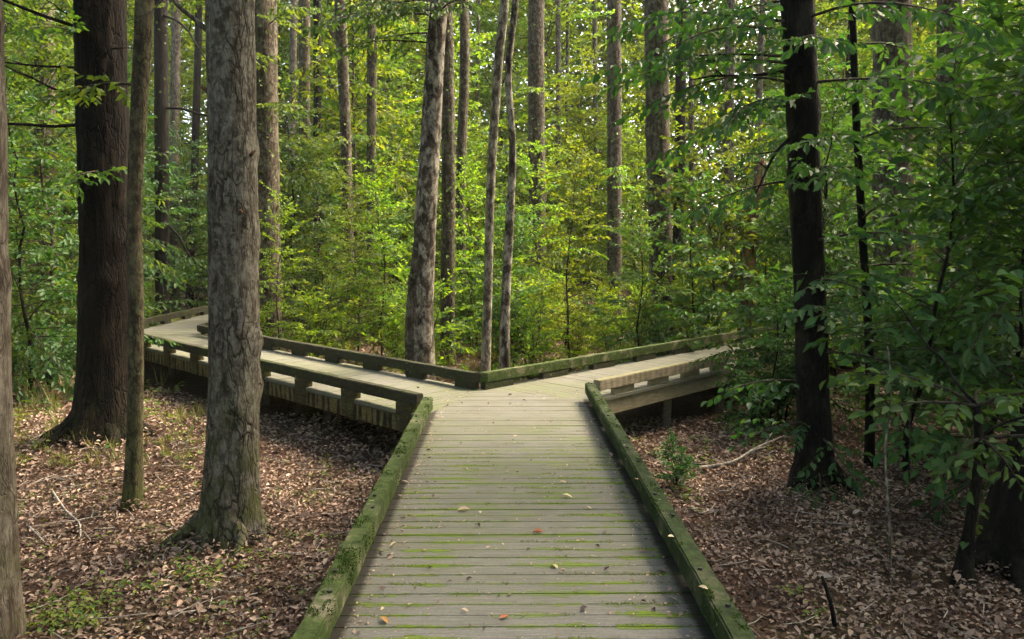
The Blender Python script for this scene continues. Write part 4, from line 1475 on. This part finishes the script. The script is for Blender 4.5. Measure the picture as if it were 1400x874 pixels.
def moss():
    """raised moss on the curb rails and in the plank joints"""
    g = np.random.default_rng(44)
    P_, U_, ln = [], [], []
    while len(P_) < 9000:
        y = 2.2 + 5.6 * g.random() ** 1.6
        right = g.random() < .5
        x0 = XR - RW if right else XL
        if y > (CR[1] if right else CL[1]) - .06:
            continue
        f = g.random()
        if f < .75:
            p, u = (x0 + RW * g.random(), y, RT - .002), (0, 0, 1)
        else:
            p, u = ((x0 + .002 if right else x0 + RW - .002), y, RB + (RT - RB) * g.random()), ((-1 if right else 1), 0, .6)
        if mn.noise(Vector((p[0] * 9, y * 6, p[2] * 9))) + .5 * mn.noise(Vector((p[0] * 25, y * 20, 4))) < g.uniform(.12, .4):
            continue
        P_.append(p); U_.append(u); ln.append(g.uniform(.005, .012))
    nr_ = len(P_)
    while len(P_) < nr_ + 12000:
        y = round((2.2 + 4.4 * g.random() ** 1.5) / .102) * .102 + g.normal(0, .012)
        x = g.uniform(XL + .12, XR - .12)
        w_ = .25 if x > .25 else (.1 if x < -.1 else -.05)
        k = round(y / .102)
        if mn.noise(Vector((x * 3.2, k * 3.7, 9))) + .4 * mn.noise(Vector((x * 14, k * 2.1, 3))) + w_ < .3:
            continue
        P_.append((x, y, .001)); U_.append((0, 0, 1)); ln.append(g.uniform(.003, .007))
    n = len(P_)
    P_ = np.array(P_); U_ = np.array(U_, dtype=float); ln = np.array(ln)
    D_ = U_ + g.normal(0, .55, (n, 3))
    V, q = leaf_arrays(P_, D_, g.normal(0, 1, (n, 3)), ln, ln * .55, simple=True)
    mi = np.concatenate([np.zeros(nr_), np.ones(n - nr_)])
    o = up_obj('moss', np_mesh('moss', V, q, [M['moss_dark'], M['moss_bright']], mi))
    o['kind'] = 'stuff'


moss()

# sticks and dead branches
def stick(name, label, pts, r, m, side=()):
    b = Buf()
    P_ = []
    for (px, py, hh) in pts:
        z = GZ
        for it in range(4):
            d = fw + rt * ((px - CX) / F) - up * ((py - CY) / F)
            t = (z - CAMZ) / d[2]
            p = Vector(np.array([0, 0, CAMZ]) + d * t)
            z = gh(p.x, p.y) + hh
        P_.append(p)
    base = P_[0].copy()
    Q, W = resample([p - base for p in P_], [r * (1 - .6 * i / (len(P_) - 1)) for i in range(len(P_))], .05)
    b.tube(Q, W, 7)
    for (i, dx, dy, dz) in side:
        q = Q[int(i * (len(Q) - 1))]
        b.tube([q, q + Vector((dx * .5, dy * .5, dz * .6)), q + Vector((dx, dy, dz))], [r * .5, r * .35, r * .15], 5)
    tag(link(name, buf_mesh(name, b, [m], True), None, base), label, 'branch')


stick('fallen_branch', 'bleached crooked branch lying on the litter right of the boardwalk', [(955, 640, .02), (1000, 632, .05), (1035, 612, .07), (1072, 596, .08)], .02, M['twig_pale'], ((.5, .25, .1, .05), (.75, .2, .3, .08)))
stick('fallen_branch', 'pale curved twig lying on the litter below the slim grey brown trunk', [(72, 672, .02), (90, 698, .03), (108, 715, .03), (110, 735, .01)], .011, M['twig_pale'], ((.5, -.12, -.1, .03),))
stick('fallen_branch', 'thin pale twig lying on the litter near the pale edge trunk', [(40, 720, .02), (62, 742, .03)], .008, M['twig_pale'])


def upright_stick(px, D, pts, r, label, m):
    x, y = gxy(px, D)
    base = Vector((x, y, gh(x, y)))
    b = Buf()
    Q, W = resample([Vector(p) for p in pts], [r * (1 - .5 * i / (len(pts) - 1)) for i in range(len(pts))], .05)
    b.tube(Q, W, 8)
    tag(link('stick', buf_mesh('stick', b, [m], True), None, base), label, 'stick')


upright_stick(1158, 4.1, [(0.02, 0, -.1), (-.01, 0, .1), (-.04, .02, .22), (-.07, .02, .3)], .016, 'short dark stick poking up from the litter at the lower right', M['bark_dark'])
upright_stick(1236, 4.9, [(0, 0, -.1), (-.03, 0, .3), (-.07, .02, .8), (-.06, 0, 1.2), (-.1, 0, 1.5)], .009, 'thin pale upright stem standing left of the small ivy footed sapling', M['bark_pale'])


def foot_sapling():
    """small crooked sapling right foreground with leaves at its foot"""
    rng = random.Random(91)
    D = 4.65
    pts = [(1316, 808, 36), (1318, 775, 24), (1326, 720, 14), (1336, 650, 14), (1338, 600, 12), (1336, 555, 10)]
    big_tree('small crooked black sapling with leaf sprays and a leafy swollen foot', D, pts, M['bark_dark'], cat='sapling', top=0, flare=.15, sides=12, ivy=14, lowmat='leaf_spray', leaf=.095, seed=92,
             low=((560, 3.2, .2, .55, .4), (580, 4.6, .2, .5, .5), (560, 1.0, .4, .6, .5), (600, 5.8, .3, .6, .5), (625, 3.9, .2, .4, .4), (558, 5.0, .7, .7, .7), (556, 2.3, .6, .8, .7)), limbs=((600, .2, .7, .9, .012), (570, 2.4, .9, 1.0, .012)), name='sapling')


foot_sapling()

# ------------------------------------------------------------------ moist air under the trees
hb = Buf()
X0, X1, Y0, Y1, Z0, Z1 = -200, 200, -70, 235, -3.0, 45
hb.add([(X0, Y0, Z0), (X1, Y0, Z0), (X1, Y1, Z0), (X0, Y1, Z0), (X0, Y0, Z1), (X1, Y0, Z1), (X1, Y1, Z1), (X0, Y1, Z1)], [(3, 2, 1, 0), (4, 5, 6, 7), (0, 1, 5, 4), (1, 2, 6, 5), (2, 3, 7, 6), (3, 0, 4, 7)])
m_, nt_ = mat('moist_air')
pv = N(nt_, 'ShaderNodeVolumePrincipled')
pv.inputs['Color'].default_value = (.92, .95, .9, 1)
pv.inputs['Density'].default_value = .0005
L(nt_, pv.outputs[0], N(nt_, 'ShaderNodeOutputMaterial').inputs['Volume'])
hz = link('haze', buf_mesh('haze', hb, [m_]))
hz['kind'] = 'stuff'

# ------------------------------------------------------------------ light, sky, camera
SUN_EL, SUN_AZ = 52, 62       # azimuth clockwise from +Y
w = bpy.data.worlds.new('World')
SC.world = w
w.use_nodes = True
nt = w.node_tree
nt.nodes.clear()
sky = N(nt, 'ShaderNodeTexSky', sky_type='NISHITA', sun_disc=False)
sky.sun_elevation = R(SUN_EL)
sky.sun_rotation = R(SUN_AZ)
sky.air_density = .6
sky.dust_density = 4.0
sky.ozone_density = .6
bg = N(nt, 'ShaderNodeBackground')
bg.inputs[1].default_value = .15
L(nt, sky.outputs[0], bg.inputs[0])
L(nt, bg.outputs[0], N(nt, 'ShaderNodeOutputWorld').inputs[0])

sl = bpy.data.lights.new('sun', 'SUN')
sl.energy = 1.1
sl.angle = R(30)
sl.color = (1.0, .94, .82)
so = bpy.data.objects.new('sun', sl)
COL.objects.link(so)
sd = Vector((math.sin(R(SUN_AZ)) * math.cos(R(SUN_EL)), math.cos(R(SUN_AZ)) * math.cos(R(SUN_EL)), math.sin(R(SUN_EL))))
so.rotation_euler = sd.to_track_quat('Z', 'Y').to_euler()
so.location = sd * 60

cam = bpy.data.cameras.new('camera')
cam.sensor_width = 36
cam.lens = F / 1400 * 36
cam.clip_end = 600
cam.clip_start = .05
co_ = bpy.data.objects.new('camera', cam)
COL.objects.link(co_)
co_.location = (0, 0, CAMZ)
co_.rotation_euler = (PI / 2 - PITCH, 0, YAW)
SC.camera = co_

vs = SC.view_settings
vs.view_transform = 'Standard'
vs.look = 'None'
vs.exposure = 3.3
vs.use_white_balance = True
vs.white_balance_temperature = 7700
vs.white_balance_tint = 10
vs.gamma = 1
cy = SC.cycles
cy.max_bounces = 6
cy.diffuse_bounces = 4
cy.glossy_bounces = 2
cy.transmission_bounces = 3
cy.transparent_max_bounces = 2
cy.use_denoising = True
cy.sample_clamp_indirect = 6
